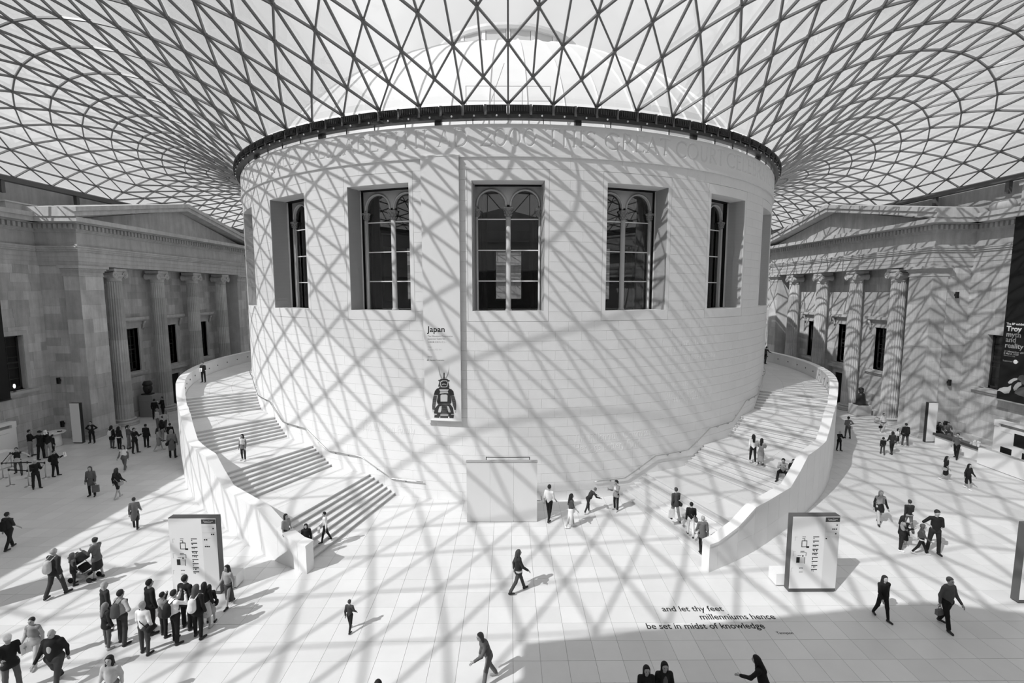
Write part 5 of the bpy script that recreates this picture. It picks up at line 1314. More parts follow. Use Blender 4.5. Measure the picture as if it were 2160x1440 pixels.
    if coat:
        ct, ln = coat; zl = {'hip': 0.80, 'thigh': 0.66, 'knee': 0.48, 'calf': 0.30}[ln]
        kl = [l[1] for l in legs]; cen = (kl[0] + kl[1]) / 2; f_ = (0.93 - zl) / 0.43
        end = hipc + (cen - hipc) * min(1.35, f_)
        cp_ = [c(chest - up * 0.08, mid, 0.125 * g, 0.125 * g), c(mid, hipc, 0.125 * g, 0.15 * g), e((hipc + end) / 2, (0.20 * g, 0.15 * g, abs(hipc.z - end.z) / 2 + 0.07), I3), c(hipc - V3((0.05, 0, 0)), end - V3((0.075, 0, 0)), 0.12 * g, 0.115), c(hipc + V3((0.05, 0, 0)), end + V3((0.075, 0, 0)), 0.12 * g, 0.115), c(chest - V3((0.135 * g ** 0.6, 0, 0)), chest + V3((0.135 * g ** 0.6, 0, 0)), 0.072, 0.072)]
        for sp, el, wr, d in arms: cp_ += [c(sp, el, 0.062, 0.056), c(el, wr - d * 0.01, 0.055, 0.047)]
        add('coat', cp_, cm(ct), 0.026, cut=(lambda G, zc=end.z - zmin - 0.02: zc - G[..., 2]) if seat is None else None)
    bt, bk = bot
    bp_ = [c(hipc - V3((0.05, 0, 0)), hipc + V3((0.05, 0, 0)), 0.12 * g, 0.12 * g)]
    if bk == 'skirt':
        cen = (legs[0][1] + legs[1][1]) / 2
        bp_ += [c(hipc - V3((0.04, 0, 0)), cen - V3((0.09, 0, 0)), 0.12 * g, 0.12), c(hipc + V3((0.04, 0, 0)), cen + V3((0.09, 0, 0)), 0.12 * g, 0.12), c(hipc, cen, 0.13 * g, 0.14)]
    elif bk == 'longskirt':
        cen = (legs[0][2] + legs[1][2]) / 2 + V3((0, 0, 0.18))
        bp_ += [c(hipc - V3((0.04, 0, 0)), cen - V3((0.09, 0, 0)), 0.12 * g, 0.10), c(hipc + V3((0.04, 0, 0)), cen + V3((0.09, 0, 0)), 0.12 * g, 0.10), c(hipc, cen, 0.13 * g, 0.13)]
    else:
        for hp, kn, an, ft in legs:
            if bk == 'shorts': bp_.append(c(hp, hp + (kn - hp) * 0.75, 0.095 * g, 0.08))
            else:
                w = 0.062 if bk == 'trousers' else 0.05
                bp_ += [c(hp, kn, 0.09 * g, 0.066), c(kn, an + (kn - an) * 0.08, 0.064, w)]
    add('trousers' if bk in ('trousers', 'slim') else bk.replace('long', ''), bp_, cm(bt), 0.03)
    for hp, kn, an, ft in legs:
        a = an - V3((0, 0, 0.042)); add('shoe', [c(a - ft * 0.03, a + ft * 0.16 - V3((0, 0, 0.006)), 0.043, 0.037), c(an, a, 0.045, 0.045)], mat('shoe_%03d' % int(shoe * 1000), shoe, 0.5), 0.02, r=0.02)
    hk, ht = hair; hm = mat('hair_%03d' % int(ht * 1000), ht, 0.7, var=0.15, scale=25)
    front = lambda lim: (lambda G: ((G - np.array(T(hd), np.float32)) @ Rn[:, 1]) - lim * hs + 0.9 * np.minimum(0, -((G - np.array(T(hd), np.float32)) @ Rn[:, 2]) + 0.045 * hs))
    if hk == 'short': add('hair', [e(hq(0, -0.012, 0.025), (0.088 * hs, 0.105 * hs, 0.108 * hs), Rn)], hm, 0.02, cut=front(0.035), r=0.02)
    elif hk == 'bald': add('hair', [e(hq(0, -0.03, -0.02), (0.083 * hs, 0.08 * hs, 0.07 * hs), Rn)], hm, 0.02, cut=front(0.0), r=0.02)
    elif hk in ('long', 'pony', 'bob', 'bun'):
        pr = [e(hq(0, -0.012, 0.022), (0.092 * hs, 0.108 * hs, 0.11 * hs), Rn)]
        if hk == 'long': pr += [c(hq(0, -0.06, 0), neck - up * 0.16 - fwd * 0.10, 0.08, 0.07), c(hq(-0.06, -0.02, 0), hq(-0.085, 0.0, -0.23), 0.04, 0.03), c(hq(0.06, -0.02, 0), hq(0.085, 0.0, -0.23), 0.04, 0.03)]
        if hk == 'bob': pr += [c(hq(-0.04, -0.04, 0), hq(-0.06, -0.04, -0.13), 0.06, 0.045), c(hq(0.04, -0.04, 0), hq(0.06, -0.04, -0.13), 0.06, 0.045)]
        if hk == 'pony': pr += [c(hq(0, -0.10, 0.05), hq(0, -0.15, -0.05), 0.035, 0.03), c(hq(0, -0.15, -0.05), hq(0, -0.13, -0.2), 0.03, 0.018)]
        if hk == 'bun': pr += [e(hq(0, -0.10, 0.08), (0.05, 0.05, 0.05), I3)]
        add('hair', pr, hm, 0.03, cut=front(0.035), r=0.022)
    elif hk in ('cap', 'hat', 'scarf'):
        pr = [e(hq(0, -0.005, 0.04), (0.092 * hs, 0.108 * hs, 0.09 * hs), Rn)]
        if hk == 'cap': pr.append(c(hq(-0.03, 0.1, 0.035), hq(0.03, 0.1, 0.035), 0.03, 0.03))
        if hk == 'scarf': pr += [c(hq(0, -0.03, 0), neck - up * 0.1, 0.095, 0.13)]
        add('hat' if hk != 'scarf' else 'headscarf', pr, hm, 0.03, cut=None if hk == 'cap' else front(0.05), r=0.022)
    for ex_ in extra:
        k_, tone = ex_[0], ex_[1]
        if k_ == 'backpack':
            o = add('backpack', [c(mid - fwd * 0.17 * g + up * 0.13, mid - fwd * 0.19 * g - up * 0.1, 0.11, 0.12), e(mid - fwd * 0.24 * g - up * 0.06, (0.11, 0.05, 0.1), I3)], cm(tone), 0.04)
            st_ = MB()
            for sx in (-1, 1): st_.tube([T(mid - fwd * 0.16 * g + V3((sx * 0.09, 0, 0)) + up * 0.2), T(chest + V3((sx * 0.10, 0, 0)) + up * 0.08), T(chest + V3((sx * 0.12, 0, 0)) + fwd * 0.12 * g), T(mid + V3((sx * 0.15 * g, 0, 0)) + fwd * 0.05 - up * 0.05)], 0.018, 5)
            st_.v = [tuple(q * S for q in p) for p in st_.v]; local('strap', st_.mesh('strap', cm(tone)), root)
        elif k_ == 'bag':
            sx = ex_[2] if len(ex_) > 2 else 1
            cb = hipc + V3((sx * 0.24 * g, 0.0, -0.02)); add('shoulder_bag', [c(cb - V3((0, 0.09, 0)), cb + V3((0, 0.09, 0)), 0.075, 0.075), c(cb - V3((0, 0.07, 0.07)), cb + V3((0, 0.07, -0.07)), 0.075, 0.075)], cm(tone), 0.04)
            st_ = MB().tube([T(cb + V3((0, 0.1, 0))), T(mid + fwd * 0.14 * g), T(chest + V3((-sx * 0.1, 0, 0)) + up * 0.09), T(mid - fwd * 0.13 * g), T(cb - V3((0, 0.1, 0)))], 0.014, 5); st_.v = [tuple(q * S for q in p) for p in st_.v]; local('strap', st_.mesh('strap', cm(tone)), root)
        elif k_ == 'shirt':
            add('shirt_front', [e(mid + up * 0.09 + fwd * 0.105 * g, (0.07, 0.04, 0.17), np.array(rx(-lean), np.float32))], cm(tone), 0.02, r=0.022)
        elif k_ == 'belt':
            add('waist_band', [c(hipc - V3((0.07, 0, -0.02)), hipc + V3((0.07, 0, 0.02)), 0.135 * g, 0.135 * g)], cm(tone), 0.03, cut=lambda G, z0=hipc.z - zmin: np.abs(G[..., 2] - z0) - 0.04)
        elif k_ in ('paper', 'phone', 'camera', 'tote', 'purse'):
            d = arms[0 if k_ in ('paper', 'tote') else 1]; pos = d[2] + d[3] * 0.12
            pw_ = root.matrix_basis @ (V3(T(pos)) * S)
            dims = {'paper': (0.11, 0.015, 0.15), 'phone': (0.036, 0.006, 0.07), 'camera': (0.07, 0.05, 0.05), 'tote': (0.16, 0.05, 0.19), 'purse': (0.12, 0.05, 0.09)}[k_]
            if k_ in ('tote', 'purse'): pw_ = pw_ - Vector((0, 0, dims[2] + 0.1))
            it = empty({'paper': 'leaflet', 'phone': 'mobile_phone', 'camera': 'camera_bag', 'tote': 'tote_bag', 'purse': 'handbag'}[k_], pw_, math.radians(face))
            it.name = it.name if it.name != 'camera' else 'camera_bag'
            tag(it, ex_[2], {'paper': 'leaflet', 'phone': 'phone', 'camera': 'camera', 'tote': 'bag', 'purse': 'bag'}[k_])
            bx_ = MB().box(-dims[0], dims[0], -dims[1], dims[1], -dims[2], dims[2])
            if k_ == 'paper': bx_ = MB(); bx_.obox((-0.05, 0, 0), (0.055, 0.02, 0), (0, 0.004, 0), (0, 0.03, 0.14)); bx_.obox((0.055, 0, 0), (0.055, -0.02, 0), (0, 0.004, 0), (0, 0.03, 0.14))
            local('cover' if k_ in ('paper', 'phone') else 'bag_body', bx_.mesh('item', M_PAPER if k_ == 'paper' else cm(tone)), it)
            if k_ in ('tote', 'purse'): local('handle', MB().tube([(-0.07, 0, dims[2]), (-0.04, 0, dims[2] + 0.1), (0.04, 0, dims[2] + 0.1), (0.07, 0, dims[2])], 0.008, 5).mesh('handle', cm(tone)), it)
            elif k_ == 'camera': local('lens', MB().tube([(0, 0.05, 0), (0, 0.12, 0)], 0.035, 10).mesh('lens', M_BLACK), it)
            elif k_ == 'phone': local('screen', MB().box(-0.032, 0.032, -0.008, -0.006, -0.064, 0.064).mesh('screen', M_GREY), it)
            else: local('fold', MB().box(-0.003, 0.003, -0.006, 0.006, -0.13, 0.13).mesh('fold', M_INKL), it)
    return root
P = person
# ---- on the stairs, left
P('dark-uniformed person standing with folded arms on the upper left landing', (430, 806), headv=763, z=4 * RISE, face=0, pose='clasp', top=(0.02, 'long'), bot=(0.015, 'trousers'), hair=('short', 0.05), extra=[('paper', 0.8, 'white sheet held by the person in dark uniform on the landing')])
P('long-haired person in a grey jacket and pale top on the left stair landing', (514, 971), headv=915, z=2 * RISE, face=-10, pose='stand', top=(0.6, 'long'), coat=(0.16, 'hip'), bot=(0.03, 'slim'), hair=('long', 0.03), shoe=0.7, extra=[('shirt', 0.6)])
P('dark-haired person half hidden behind the left stair parapet', head=(602, 1083), h=1.5, z=0.58, face=70, pose='stand', top=(0.3, 'short'), bot=(0.05, 'trousers'), hair=('bob', 0.02))
P('person in a long black coat going down the left stairs by the parapet end', (648, 1172), headv=1103, z=0.145, face=20, pose='walk', top=(0.015, 'long'), coat=(0.012, 'calf'), bot=(0.02, 'trousers'), hair=('scarf', 0.015))
P('person in a white shirt and dark trousers walking up the left stairs', (687, 1142), headv=1078, z=0.29, face=-70, pose='walk', top=(0.78, 'long'), bot=(0.02, 'slim'), hair=('short', 0.02), extra=[('purse', 0.6, 'pale handbag carried by the white-shirted person on the left stairs')])
# ---- left side of the court, in the shade
P('person in a dark suit standing hands on hips beside the left totem', (195, 934), headv=888, face=10, pose='akimbo', top=(0.02, 'long'), coat=(0.015, 'hip'), bot=(0.015, 'trousers'), extra=[('shirt', 0.35)])
P('person in a long dark coat with a white backpack, leftmost of the backpackers', (238, 945), headv=897, face=175, pose='stand', top=(0.02, 'long'), coat=(0.012, 'thigh'), bot=(0.1, 'slim'), hair=('long', 0.02), extra=[('backpack', 0.75)])
P('person with long dark hair and a pale waist bag beside the white backpack', (253, 947), headv=899, face=170, pose='stand', top=(0.02, 'long'), bot=(0.02, 'slim'), hair=('long', 0.015), extra=[('belt', 0.75)])
P('person with dark ponytail turned right behind the man in a jacket', (273, 946), headv=896, face=120, pose='phone', top=(0.12, 'long'), bot=(0.2, 'trousers'), hair=('pony', 0.02))
P('person in dark jacket looking at a phone near the portico column', (286, 955), headv=902, face=80, pose='phone', top=(0.02, 'long'), coat=(0.02, 'hip'), bot=(0.03, 'trousers'), extra=[('phone', 0.02, 'phone held by the person in a dark jacket near the left portico')])
P('person in a black jacket seen from behind, alone by the portico', (310, 943), headv=894, face=178, pose='stand', top=(0.012, 'long'), coat=(0.012, 'hip'), bot=(0.02, 'trousers'), girth=1.15)
P('person with open grey jacket over a white shirt walking out of the shade', (264, 992), headv=938, face=8, pose='walk', top=(0.75, 'long'), coat=(0.12, 'hip'), bot=(0.13, 'trousers'), shoe=0.5, hair=('bob', 0.05), extra=[('shirt', 0.8)])
P('person in black at the plinth, back to the stairs', (328, 884), headv=841, face=200, pose='stand', top=(0.012, 'long'), coat=(0.012, 'hip'), bot=(0.02, 'trousers'))
P('person in black reading beside the tall plinth', (345, 880), headv=836, face=-30, pose='phone', top=(0.012, 'long'), coat=(0.014, 'hip'), bot=(0.02, 'trousers'), extra=[('paper', 0.8, 'open white leaflet held beside the tall plinth')])
P('person in a pale patterned top below the tall plinth', (334, 908), headv=861, face=150, pose='stand', top=(0.55, 'long'), bot=(0.15, 'trousers'), hair=('short', 0.25))
P('person in a pale jacket bending near the stair wall', (349, 910), headv=866, face=190, pose='lean', top=(0.5, 'long'), bot=(0.05, 'trousers'), hair=('bob', 0.2))
P('dark-haired person in a black top before the pale jackets', (343, 930), headv=885, face=170, pose='stand', top=(0.015, 'short'), bot=(0.3, 'trousers'), hair=('long', 0.02))
P('person in a grey dress with a white bag by the stair wall', (336, 950), headv=901, face=120, pose='walk', top=(0.35, 'short'), bot=(0.25, 'skirt'), hair=('long', 0.03), shoe=0.5, extra=[('tote', 0.8, 'white tote bag carried by the person in a grey dress')])
P('person in black close against the left stair parapet', (361, 938), headv=892, face=190, pose='stand', top=(0.012, 'long'), bot=(0.03, 'trousers'))
P('grey-haired person in a long drab coat beside the left stair parapet', (365, 965), headv=905, face=200, pose='stand', top=(0.2, 'long'), coat=(0.14, 'knee'), bot=(0.02, 'trousers'), hair=('bob', 0.3), extra=[('bag', 0.02, -1)])
P('person in a silver jacket with arms spread at the left desk', (40, 1000), headv=911, h=1.72, face=30, pose='spread', top=(0.02, 'long'), coat=(0.55, 'hip'), bot=(0.1, 'trousers'), extra=[('shirt', 0.02)])
P('person in black at the left desk, between the silver jacket and the paper', (66, 962), headv=906, face=120, pose='phone', top=(0.015, 'long'), bot=(0.3, 'trousers'))
P('person in a dark cap reaching out a white paper at the left desk', (88, 968), headv=901, face=90, pose='photo', top=(0.015, 'long'), coat=(0.012, 'hip'), bot=(0.02, 'trousers'), hair=('cap', 0.02), extra=[('paper', 0.8, 'white paper held out at the left desk')])
P('person in a dark top and pale trousers by the round table', (104, 965), headv=911, face=200, pose='stand', top=(0.02, 'long'), bot=(0.35, 'trousers'), hair=('bob', 0.02))
P('small person in black beside the round table', (114, 958), headv=916, face=150, pose='stand', top=(0.015, 'long'), bot=(0.02, 'trousers'))
P('person in black with a black backpack reading a white map', (118, 1004), headv=949, face=100, pose='phone', top=(0.012, 'long'), coat=(0.012, 'hip'), bot=(0.015, 'trousers'), girth=1.15, extra=[('backpack', 0.015), ('paper', 0.8, 'white map read by the person with a black backpack')])
P('grey-haired person in black holding a camera by the queue', (78, 1030), headv=957, h=1.72, face=60, pose='phone', top=(0.015, 'long'), bot=(0.02, 'trousers'), hair=('bob', 0.55), extra=[('camera', 0.01, 'black camera held by the grey-haired person at the queue')])
P('person in a hip-length grey coat carrying a shopping bag', (195, 1046), headv=983, face=15, pose='stand', top=(0.12, 'long'), coat=(0.10, 'thigh'), bot=(0.02, 'trousers'), hair=('bob', 0.06), extra=[('tote', 0.14, 'dark grey shopping bag carried in the shaded court')])
P('person in black shorts with bare legs walking at the edge of the shade', (250, 1050), headv=986, face=170, pose='walk', top=(0.015, 'long'), bot=(0.02, 'shorts'), hair=('long', 0.02), shoe=0.4, extra=[('bag', 0.3, 1)])
P('person in a knee-length grey coat and black tights crossing the sunlight', (287, 1114), headv=1048, face=-150, pose='walk', top=(0.15, 'long'), coat=(0.13, 'knee'), bot=(0.015, 'slim'), hair=('short', 0.04))
P('person with bare arms and a black shoulder pack at the far left', (22, 1157), headv=1079, face=175, pose='walk', top=(0.03, 'short'), bot=(0.02, 'trousers'), girth=1.15, extra=[('backpack', 0.012)])
P('balding person in a dark jacket with a round pale-trimmed backpack', (121, 1257), headv=1154, face=170, pose='walk2', top=(0.03, 'long'), coat=(0.025, 'hip'), bot=(0.04, 'trousers'), hair=('bald', 0.3), girth=1.15, extra=[('backpack', 0.5)])
P('child in a dark coat walking beside the pushchair', (158, 1233), headv=1167, face=150, pose='stand', top=(0.15, 'long'), coat=(0.02, 'thigh'), bot=(0.02, 'slim'), hair=('long', 0.12), child=True)
P('person in a grey jacket with a dark skirt pushing the pushchair', (208, 1220), headv=1133, face=-95, pose='phone', top=(0.13, 'long'), coat=(0.1, 'hip'), bot=(0.02, 'skirt'), hair=('bun', 0.03))
# ---- the group before the left floor plan
P('older person with grey curls in a dark coat, at the back left of the group', head=(218, 1227), h=1.68, face=150, pose='stand', top=(0.03, 'long'), coat=(0.025, 'thigh'), bot=(0.2, 'trousers'), hair=('bob', 0.45))
P('girl with long fair hair and a dark quilted jacket, at the left of the group', (229, 1366), headv=1262, h=1.5, face=160, pose='stand', top=(0.03, 'long'), coat=(0.02, 'hip'), bot=(0.12, 'slim'), hair=('long', 0.22), shoe=0.5)
P('person in a light grey hoodie with a small grey rucksack', (262, 1356), headv=1244, face=165, pose='hip1', top=(0.38, 'long'), bot=(0.06, 'trousers'), hair=('short', 0.03), extra=[('backpack', 0.12)])
P('person with cropped fair hair in a white top with a black bag strap', (308, 1378), headv=1269, face=175, pose='stand', top=(0.75, 'long'), bot=(0.06, 'slim'), hair=('short', 0.35), extra=[('bag', 0.012, 1)])
P('tall person in a black hooded top looking up at the plan', head=(313, 1222), h=1.82, face=150, pose='stand', top=(0.012, 'long'), coat=(0.012, 'hip'), bot=(0.02, 'trousers'), hair=('short', 0.02), girth=1.05)
P('boy in a grey hooded top photographing the plan', (348, 1341), headv=1246, h=1.5, face=160, pose='photo', top=(0.3, 'long'), coat=(0.05, 'hip'), bot=(0.02, 'trousers'), hair=('short', 0.02))
P('person in a white shirt with a black backpack pointing at the plan', (373, 1354), headv=1244, face=150, pose='photo', top=(0.78, 'long'), bot=(0.015, 'trousers'), hair=('short', 0.02), girth=1.15, extra=[('backpack', 0.02)])
P('tall person in a dark jacket nearest the floor plan', head=(388, 1213), h=1.85, face=170, pose='stand', top=(0.012, 'long'), coat=(0.014, 'hip'), bot=(0.012, 'trousers'), hair=('short', 0.02), girth=1.1)
P('person with brown hair and a white backpack in the group', (420, 1344), headv=1233, face=170, pose='stand', top=(0.012, 'long'), coat=(0.012, 'hip'), bot=(0.012, 'slim'), hair=('long', 0.08), extra=[('backpack', 0.75)])
P('person with black hair and a pale skirt behind the white backpack', (436, 1322), headv=1228, face=190, pose='stand', top=(0.012, 'long'), bot=(0.5, 'skirt'), hair=('long', 0.015), shoe=0.5)
P('person with black hair and a dark bag at the right of the group', (446, 1312), headv=1233, face=200, pose='stand', top=(0.015, 'long'), bot=(0.4, 'skirt'), hair=('bob', 0.015), extra=[('bag', 0.012, 1)])
P('person in a striped grey top passing the edge of the floor plan', (484, 1277), headv=1190, face=-20, pose='walk', top=(0.35, 'long'), bot=(0.08, 'longskirt'), hair=('long', 0.02), extra=[('belt', 0.03)])
# ---- foreground left
P('person with dark head covering and pale open jacket, bottom left', (78, 1402), headv=1300, face=5, pose='walk', top=(0.25, 'long'), coat=(0.45, 'hip'), bot=(0.5, 'trousers'), hair=('short', 0.03), shoe=0.5)
P('stout bald person in a black jumper with a shirt collar, bottom left', head=(108, 1322), h=1.8, face=10, pose='stride', top=(0.015, 'long'), bot=(0.06, 'trousers'), hair=('bald', 0.4), girth=1.35, extra=[('shirt', 0.45)])
P('person in a white cap reading papers at the bottom left corner', head=(14, 1337), h=1.75, face=60, pose='phone', top=(0.015, 'long'), coat=(0.015, 'hip'), bot=(0.12, 'trousers'), hair=('cap', 0.75), extra=[('paper', 0.8, 'papers read by the person in a white cap')])
P('person with dark wavy hair in a pale top, cut by the bottom edge', head=(230, 1380), h=1.68, face=10, pose='walk', top=(0.5, 'long'), bot=(0.2, 'trousers'), hair=('long', 0.02))
P('dark-haired person whose head alone shows at the bottom edge', head=(797, 1433), h=1.68, face=20, pose='stand', top=(0.02, 'long'), bot=(0.02, 'trousers'), hair=('bob', 0.015))
P('person in black walking alone in the left foreground', (739, 1330), headv=1264, face=170, pose='walk', top=(0.06, 'long'), bot=(0.015, 'slim'), hair=('short', 0.06))
P('person stooping forward in mid stride near the bottom centre', (1030, 1440), headv=1335, h=1.7, face=-60, pose='lean', top=(0.12, 'long'), bot=(0.15, 'trousers'), hair=('bob', 0.08), shoe=0.3)
P('person in a dark jacket striding across the middle of the floor', (1093, 1248), headv=1166, h=1.7, face=110, pose='stride', top=(0.025, 'long'), coat=(0.03, 'hip'), bot=(0.06, 'trousers'), hair=('long', 0.05), extra=[('belt', 0.5)])
# ---- at the foot of the drum
P('person in a white T-shirt walking beside the white screen box', (1158, 1097), headv=1021, face=150, pose='walk', top=(0.78, 'short'), bot=(0.012, 'slim'), hair=('short', 0.03))
P('person in a pale long skirt with dark hair near the white screen box', (1204, 1112), headv=1040, face=100, pose='walk', top=(0.06, 'short'), bot=(0.75, 'longskirt'), hair=('long', 0.02), shoe=0.75)
P('small person in dark clothes bending forward below the drum inscription', (1240, 1082), headv=1037, h=1.45, face=110, pose='bend', top=(0.04, 'long'), bot=(0.03, 'slim'), hair=('short', 0.15), shoe=0.6)
P('person in a checked jacket reading a phone at the foot of the right stairs', (1299, 1076), headv=1012, face=-50, pose='phone', top=(0.35, 'long'), coat=(0.25, 'hip'), bot=(0.015, 'trousers'), hair=('pony', 0.02), shoe=0.5, tilt=15, extra=[('phone', 0.02, 'phone held at the foot of the right stairs'), ('shirt', 0.75)])
# ---- right stairs
P('person in a grey coat climbing the right stairs, highest of the three', (1424, 1098), headv=1027, z=0.58, face=-170, pose='walk', top=(0.06, 'long'), coat=(0.06, 'hip'), bot=(0.25, 'trousers'), hair=('short', 0.05), extra=[('bag', 0.015, 1), ('tote', 0.75, 'white bag carried up the right stairs')])
P('person in a black top and pale trousers climbing the right stairs', (1456, 1130), headv=1058, z=0.435, face=165, pose='walk', top=(0.012, 'long'), bot=(0.7, 'trousers'), hair=('short', 0.012), extra=[('bag', 0.12, 1)])
P('grey-haired person in a long grey top on the lowest right steps', (1480, 1163), headv=1087, z=0.145, face=170, pose='walk2', top=(0.13, 'long'), coat=(0.12, 'thigh'), bot=(0.012, 'trousers'), hair=('short', 0.35))
P('person in a white blouse and black leggings on the right landing', (1587, 975), headv=915, z=2 * RISE, face=165, pose='walk', top=(0.8, 'long'), bot=(0.012, 'slim'), hair=('long', 0.015), shoe=0.6)
P('person in a grey dress-coat beside the white blouse on the right landing', (1604, 979), headv=924, z=2 * RISE, face=140, pose='phone', top=(0.3, 'long'), coat=(0.26, 'knee'), bot=(0.3, 'longskirt'), hair=('long', 0.015))
def sitter(label, u, v, zs, seat, **k):
    b = at_z(u, v, zs + seat); q = to_px((b.x, b.y, zs)); return P(label, foot=(q[0], q[1]), h=k.pop('h', 1.72), z=zs, seat=seat, **k)
sitter('person in a pale shirt sitting with arms on knees on the right stairs', 1652, 996, 1.45, 0.44, face=-35, pose='sitarms', top=(0.4, 'long'), bot=(0.015, 'trousers'), hair=('short', 0.02))
sitter('person in dark clothes sitting against the right stair parapet', 1674, 999, 1.45, 0.44, face=-40, pose='sit', top=(0.03, 'short'), bot=(0.1, 'trousers'), hair=('bob', 0.02), shoe=0.4, h=1.62, extra=[('paper', 0.8, 'white paper on the lap of the seated person by the parapet')])
P('person in grey leaning on the parapet at the top of the right stairs', (1613, 767), headv=730, z=4 * RISE, face=120, pose='rail', top=(0.06, 'long'), bot=(0.015, 'trousers'), hair=('short', 0.03))
# ---- right side of the court
P('person in black standing in the shadow of the right parapet', (1769, 950), headv=908, face=5, pose='phone', top=(0.012, 'long'), coat=(0.012, 'hip'), bot=(0.012, 'trousers'), hair=('bald', 0.1))
P('person in grey with a pale scarf seen from behind beyond the parapet', (1787, 924), headv=878, face=175, pose='hip1', top=(0.15, 'long'), bot=(0.08, 'slim'), hair=('bun', 0.02), extra=[('bag', 0.7, 1)])
P('person in a white and black outfit facing the camera by the right column', (1861, 913), headv=876, h=1.6, face=0, pose='stand', top=(0.8, 'short'), coat=None, bot=(0.5, 'shorts'), hair=('short', 0.05), shoe=0.75, extra=[('belt', 0.03), ('purse', 0.02, 'black bag carried by the person in a white and black outfit')])
P('small boy in dark clothes, front of the family on the right', (1861, 958), headv=922, face=150, pose='walk', top=(0.02, 'long'), bot=(0.05, 'trousers'), child=True, hair=('short', 0.03))
P('person in dark grey leading the small boy by the hand', (1880, 957), headv=912, h=1.6, face=165, pose='walk2', top=(0.03, 'long'), bot=(0.03, 'trousers'), hair=('bob', 0.02))
P('girl in a white top and black skirt in the family on the right', (1892, 938), headv=904, face=20, pose='stand', top=(0.8, 'long'), bot=(0.02, 'skirt'), hair=('bob', 0.015), shoe=0.7, child=True)
P('person in a black jacket with a black rucksack in the family on the right', (1908, 941), headv=892, face=175, pose='stand', top=(0.012, 'long'), coat=(0.012, 'hip'), bot=(0.08, 'trousers'), shoe=0.6, girth=1.15, extra=[('backpack', 0.012)])
sitter('person in dark clothes sitting on the ledge next to the right totem', 1979, 912, 0.0, 0.40, face=-30, pose='sit', top=(0.03, 'long'), bot=(0.02, 'trousers'), hair=('bob', 0.04))
sitter('person in a grey top sitting on the ledge, further from the totem', 1997, 912, 0.0, 0.40, face=-25, pose='sit', top=(0.1, 'short'), bot=(0.05, 'trousers'), hair=('short', 0.03))
P('person in a grey top and black trousers striding past the right desk', (2016, 967), headv=912, face=-60, pose='point', top=(0.12, 'short'), bot=(0.015, 'trousers'), hair=('short', 0.03))
P('person with dark hair in a black dress with a pale bag', (1993, 1013), headv=961, face=30, pose='walk', top=(0.015, 'short'), bot=(0.02, 'skirt'), hair=('long', 0.015), shoe=0.7, extra=[('bag', 0.6, 1)])
P('person with dark hair in a long black skirt and white shoes', (2040, 1031), headv=977, face=10, pose='walk2', top=(0.015, 'long'), bot=(0.012, 'skirt'), hair=('long', 0.015), shoe=0.8)
P('person in a dark open blazer and pale trousers walking towards the camera', (1853, 1105), headv=1033, face=-10, pose='walk2', top=(0.3, 'long'), coat=(0.015, 'thigh'), bot=(0.45, 'trousers'), hair=('bob', 0.25), shoe=0.02, extra=[('shirt', 0.35)])
P('person in dark clothes walking away behind the family with children', (1914, 1120), headv=1053, face=170, pose='walk', top=(0.03, 'long'), bot=(0.1, 'trousers'), hair=('short', 0.04), extra=[('belt', 0.3)])
P('person with long dark hair and dark clothes holding a child', (1899, 1160), headv=1087, face=70, pose='phone', top=(0.4, 'long'), coat=(0.015, 'hip'), bot=(0.015, 'trousers'), hair=('long', 0.015), shoe=0.75)
P('small child in a black skirt close to the long-haired person', (1909, 1150), headv=1103, face=90, pose='stand', top=(0.02, 'long'), bot=(0.02, 'skirt'), hair=('bob', 0.02), shoe=0.7, child=True)
P('child in a grey top with white sneakers stepping towards the tall person', (1941, 1169), headv=1104, face=60, pose='stride', top=(0.12, 'long'), bot=(0.012, 'slim'), hair=('bob', 0.08), shoe=0.6, child=True, extra=[('belt', 0.75)])
P('tall person in a black T-shirt and dark jeans with a hand on the hip', (1968, 1167), headv=1071, face=-20, pose='hip1', top=(0.012, 'short'), bot=(0.02, 'trousers'), hair=('short', 0.02), tilt=25, yaw=20, girth=1.05)
P('person in black with long hair walking towards the camera, lower right', (1859, 1304), headv=1212, face=0, pose='walk', top=(0.012, 'long'), bot=(0.012, 'slim'), hair=('long', 0.02))
P('person in a grey jumper and black trousers walking at the lower right', (1993, 1323), headv=1215, face=10, pose='walk2', top=(0.10, 'long'), bot=(0.012, 'trousers'), hair=('short', 0.08), girth=1.15, extra=[('purse', 0.15, 'grey bag swung by the person in a grey jumper')])
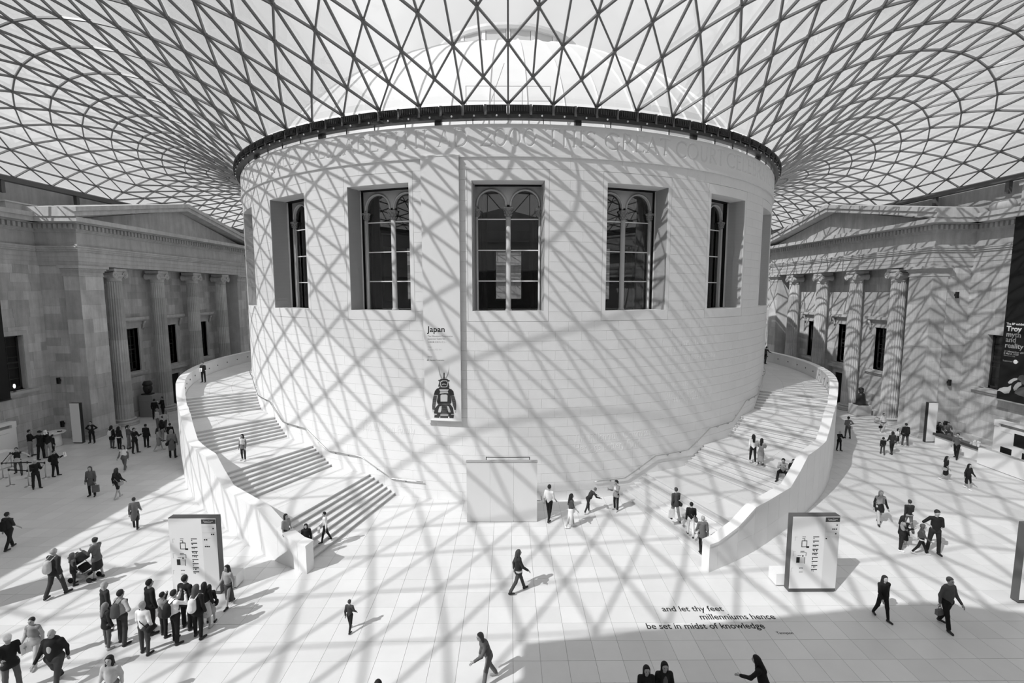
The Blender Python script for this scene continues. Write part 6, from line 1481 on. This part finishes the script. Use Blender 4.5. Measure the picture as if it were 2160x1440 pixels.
# ---- cut by the bottom edge, right
P('hooded person in black, left of the pair at the bottom edge', head=(1364, 1401), h=1.65, face=0, pose='walk', top=(0.012, 'long'), coat=(0.012, 'thigh'), bot=(0.012, 'trousers'), hair=('long', 0.012))
P('person in black with a pale neckline, right of the pair at the bottom edge', head=(1402, 1393), h=1.7, face=0, pose='walk2', top=(0.015, 'long'), coat=(0.012, 'thigh'), bot=(0.012, 'trousers'), hair=('long', 0.012), extra=[('shirt', 0.12)])
P('person with black hair walking away alone at the bottom right edge', head=(1618, 1386), h=1.7, face=-130, pose='lean', top=(0.012, 'long'), coat=(0.015, 'hip'), bot=(0.015, 'trousers'), hair=('long', 0.012))
# ---- pushchair
ps = at_z(178, 1222); pc = tag(empty('pushchair', ps, math.radians(-90)), 'dark folding pushchair pushed by the person in a grey jacket', 'pushchair')
fr = M_CHROME
for sx in (-0.22, 0.22):
    local('frame_tube', MB().tube([(sx, -0.35, 1.0), (sx, -0.15, 0.75), (sx, 0.38, 0.12)], 0.014, 6).mesh('frame_tube', fr), pc); local('frame_leg', MB().tube([(sx, -0.32, 0.1), (sx, 0.1, 0.48)], 0.014, 6).mesh('frame_leg', fr), pc)
    for y in (-0.32, 0.38): local('wheel', MB().tube([(sx - 0.02, y, 0.1), (sx + 0.02, y, 0.1)], 0.1, 14).mesh('wheel', M_BLACK), pc)
local('push_bar', MB().tube([(-0.22, -0.35, 1.0), (0.22, -0.35, 1.0)], 0.018, 6).mesh('push_bar', M_BLACK), pc)
Vv, Ff = nets([('c', (-0.13, 0.1, 0.45), (0.13, 0.1, 0.45), 0.09, 0.09), ('c', (-0.13, -0.12, 0.75), (0.13, -0.12, 0.75), 0.08, 0.08), ('c', (-0.12, 0.0, 0.55), (0.12, 0.0, 0.55), 0.1, 0.1), ('c', (-0.1, 0.3, 0.3), (0.1, 0.3, 0.3), 0.06, 0.06)], 0.03, 0.06); local('seat', np_mesh('seat', Vv, Ff, cm(0.015)), pc)
Vv, Ff = nets([('e', (0, -0.05, 0.9), (0.24, 0.28, 0.2), I3)], 0.035, 0.03, cut=lambda G: 0.86 - G[..., 2]); local('canopy', np_mesh('canopy', Vv, Ff, cm(0.05)), pc)
local('basket', MB().box(-0.18, 0.18, -0.25, 0.2, 0.16, 0.3).mesh('basket', cm(0.4)), pc)
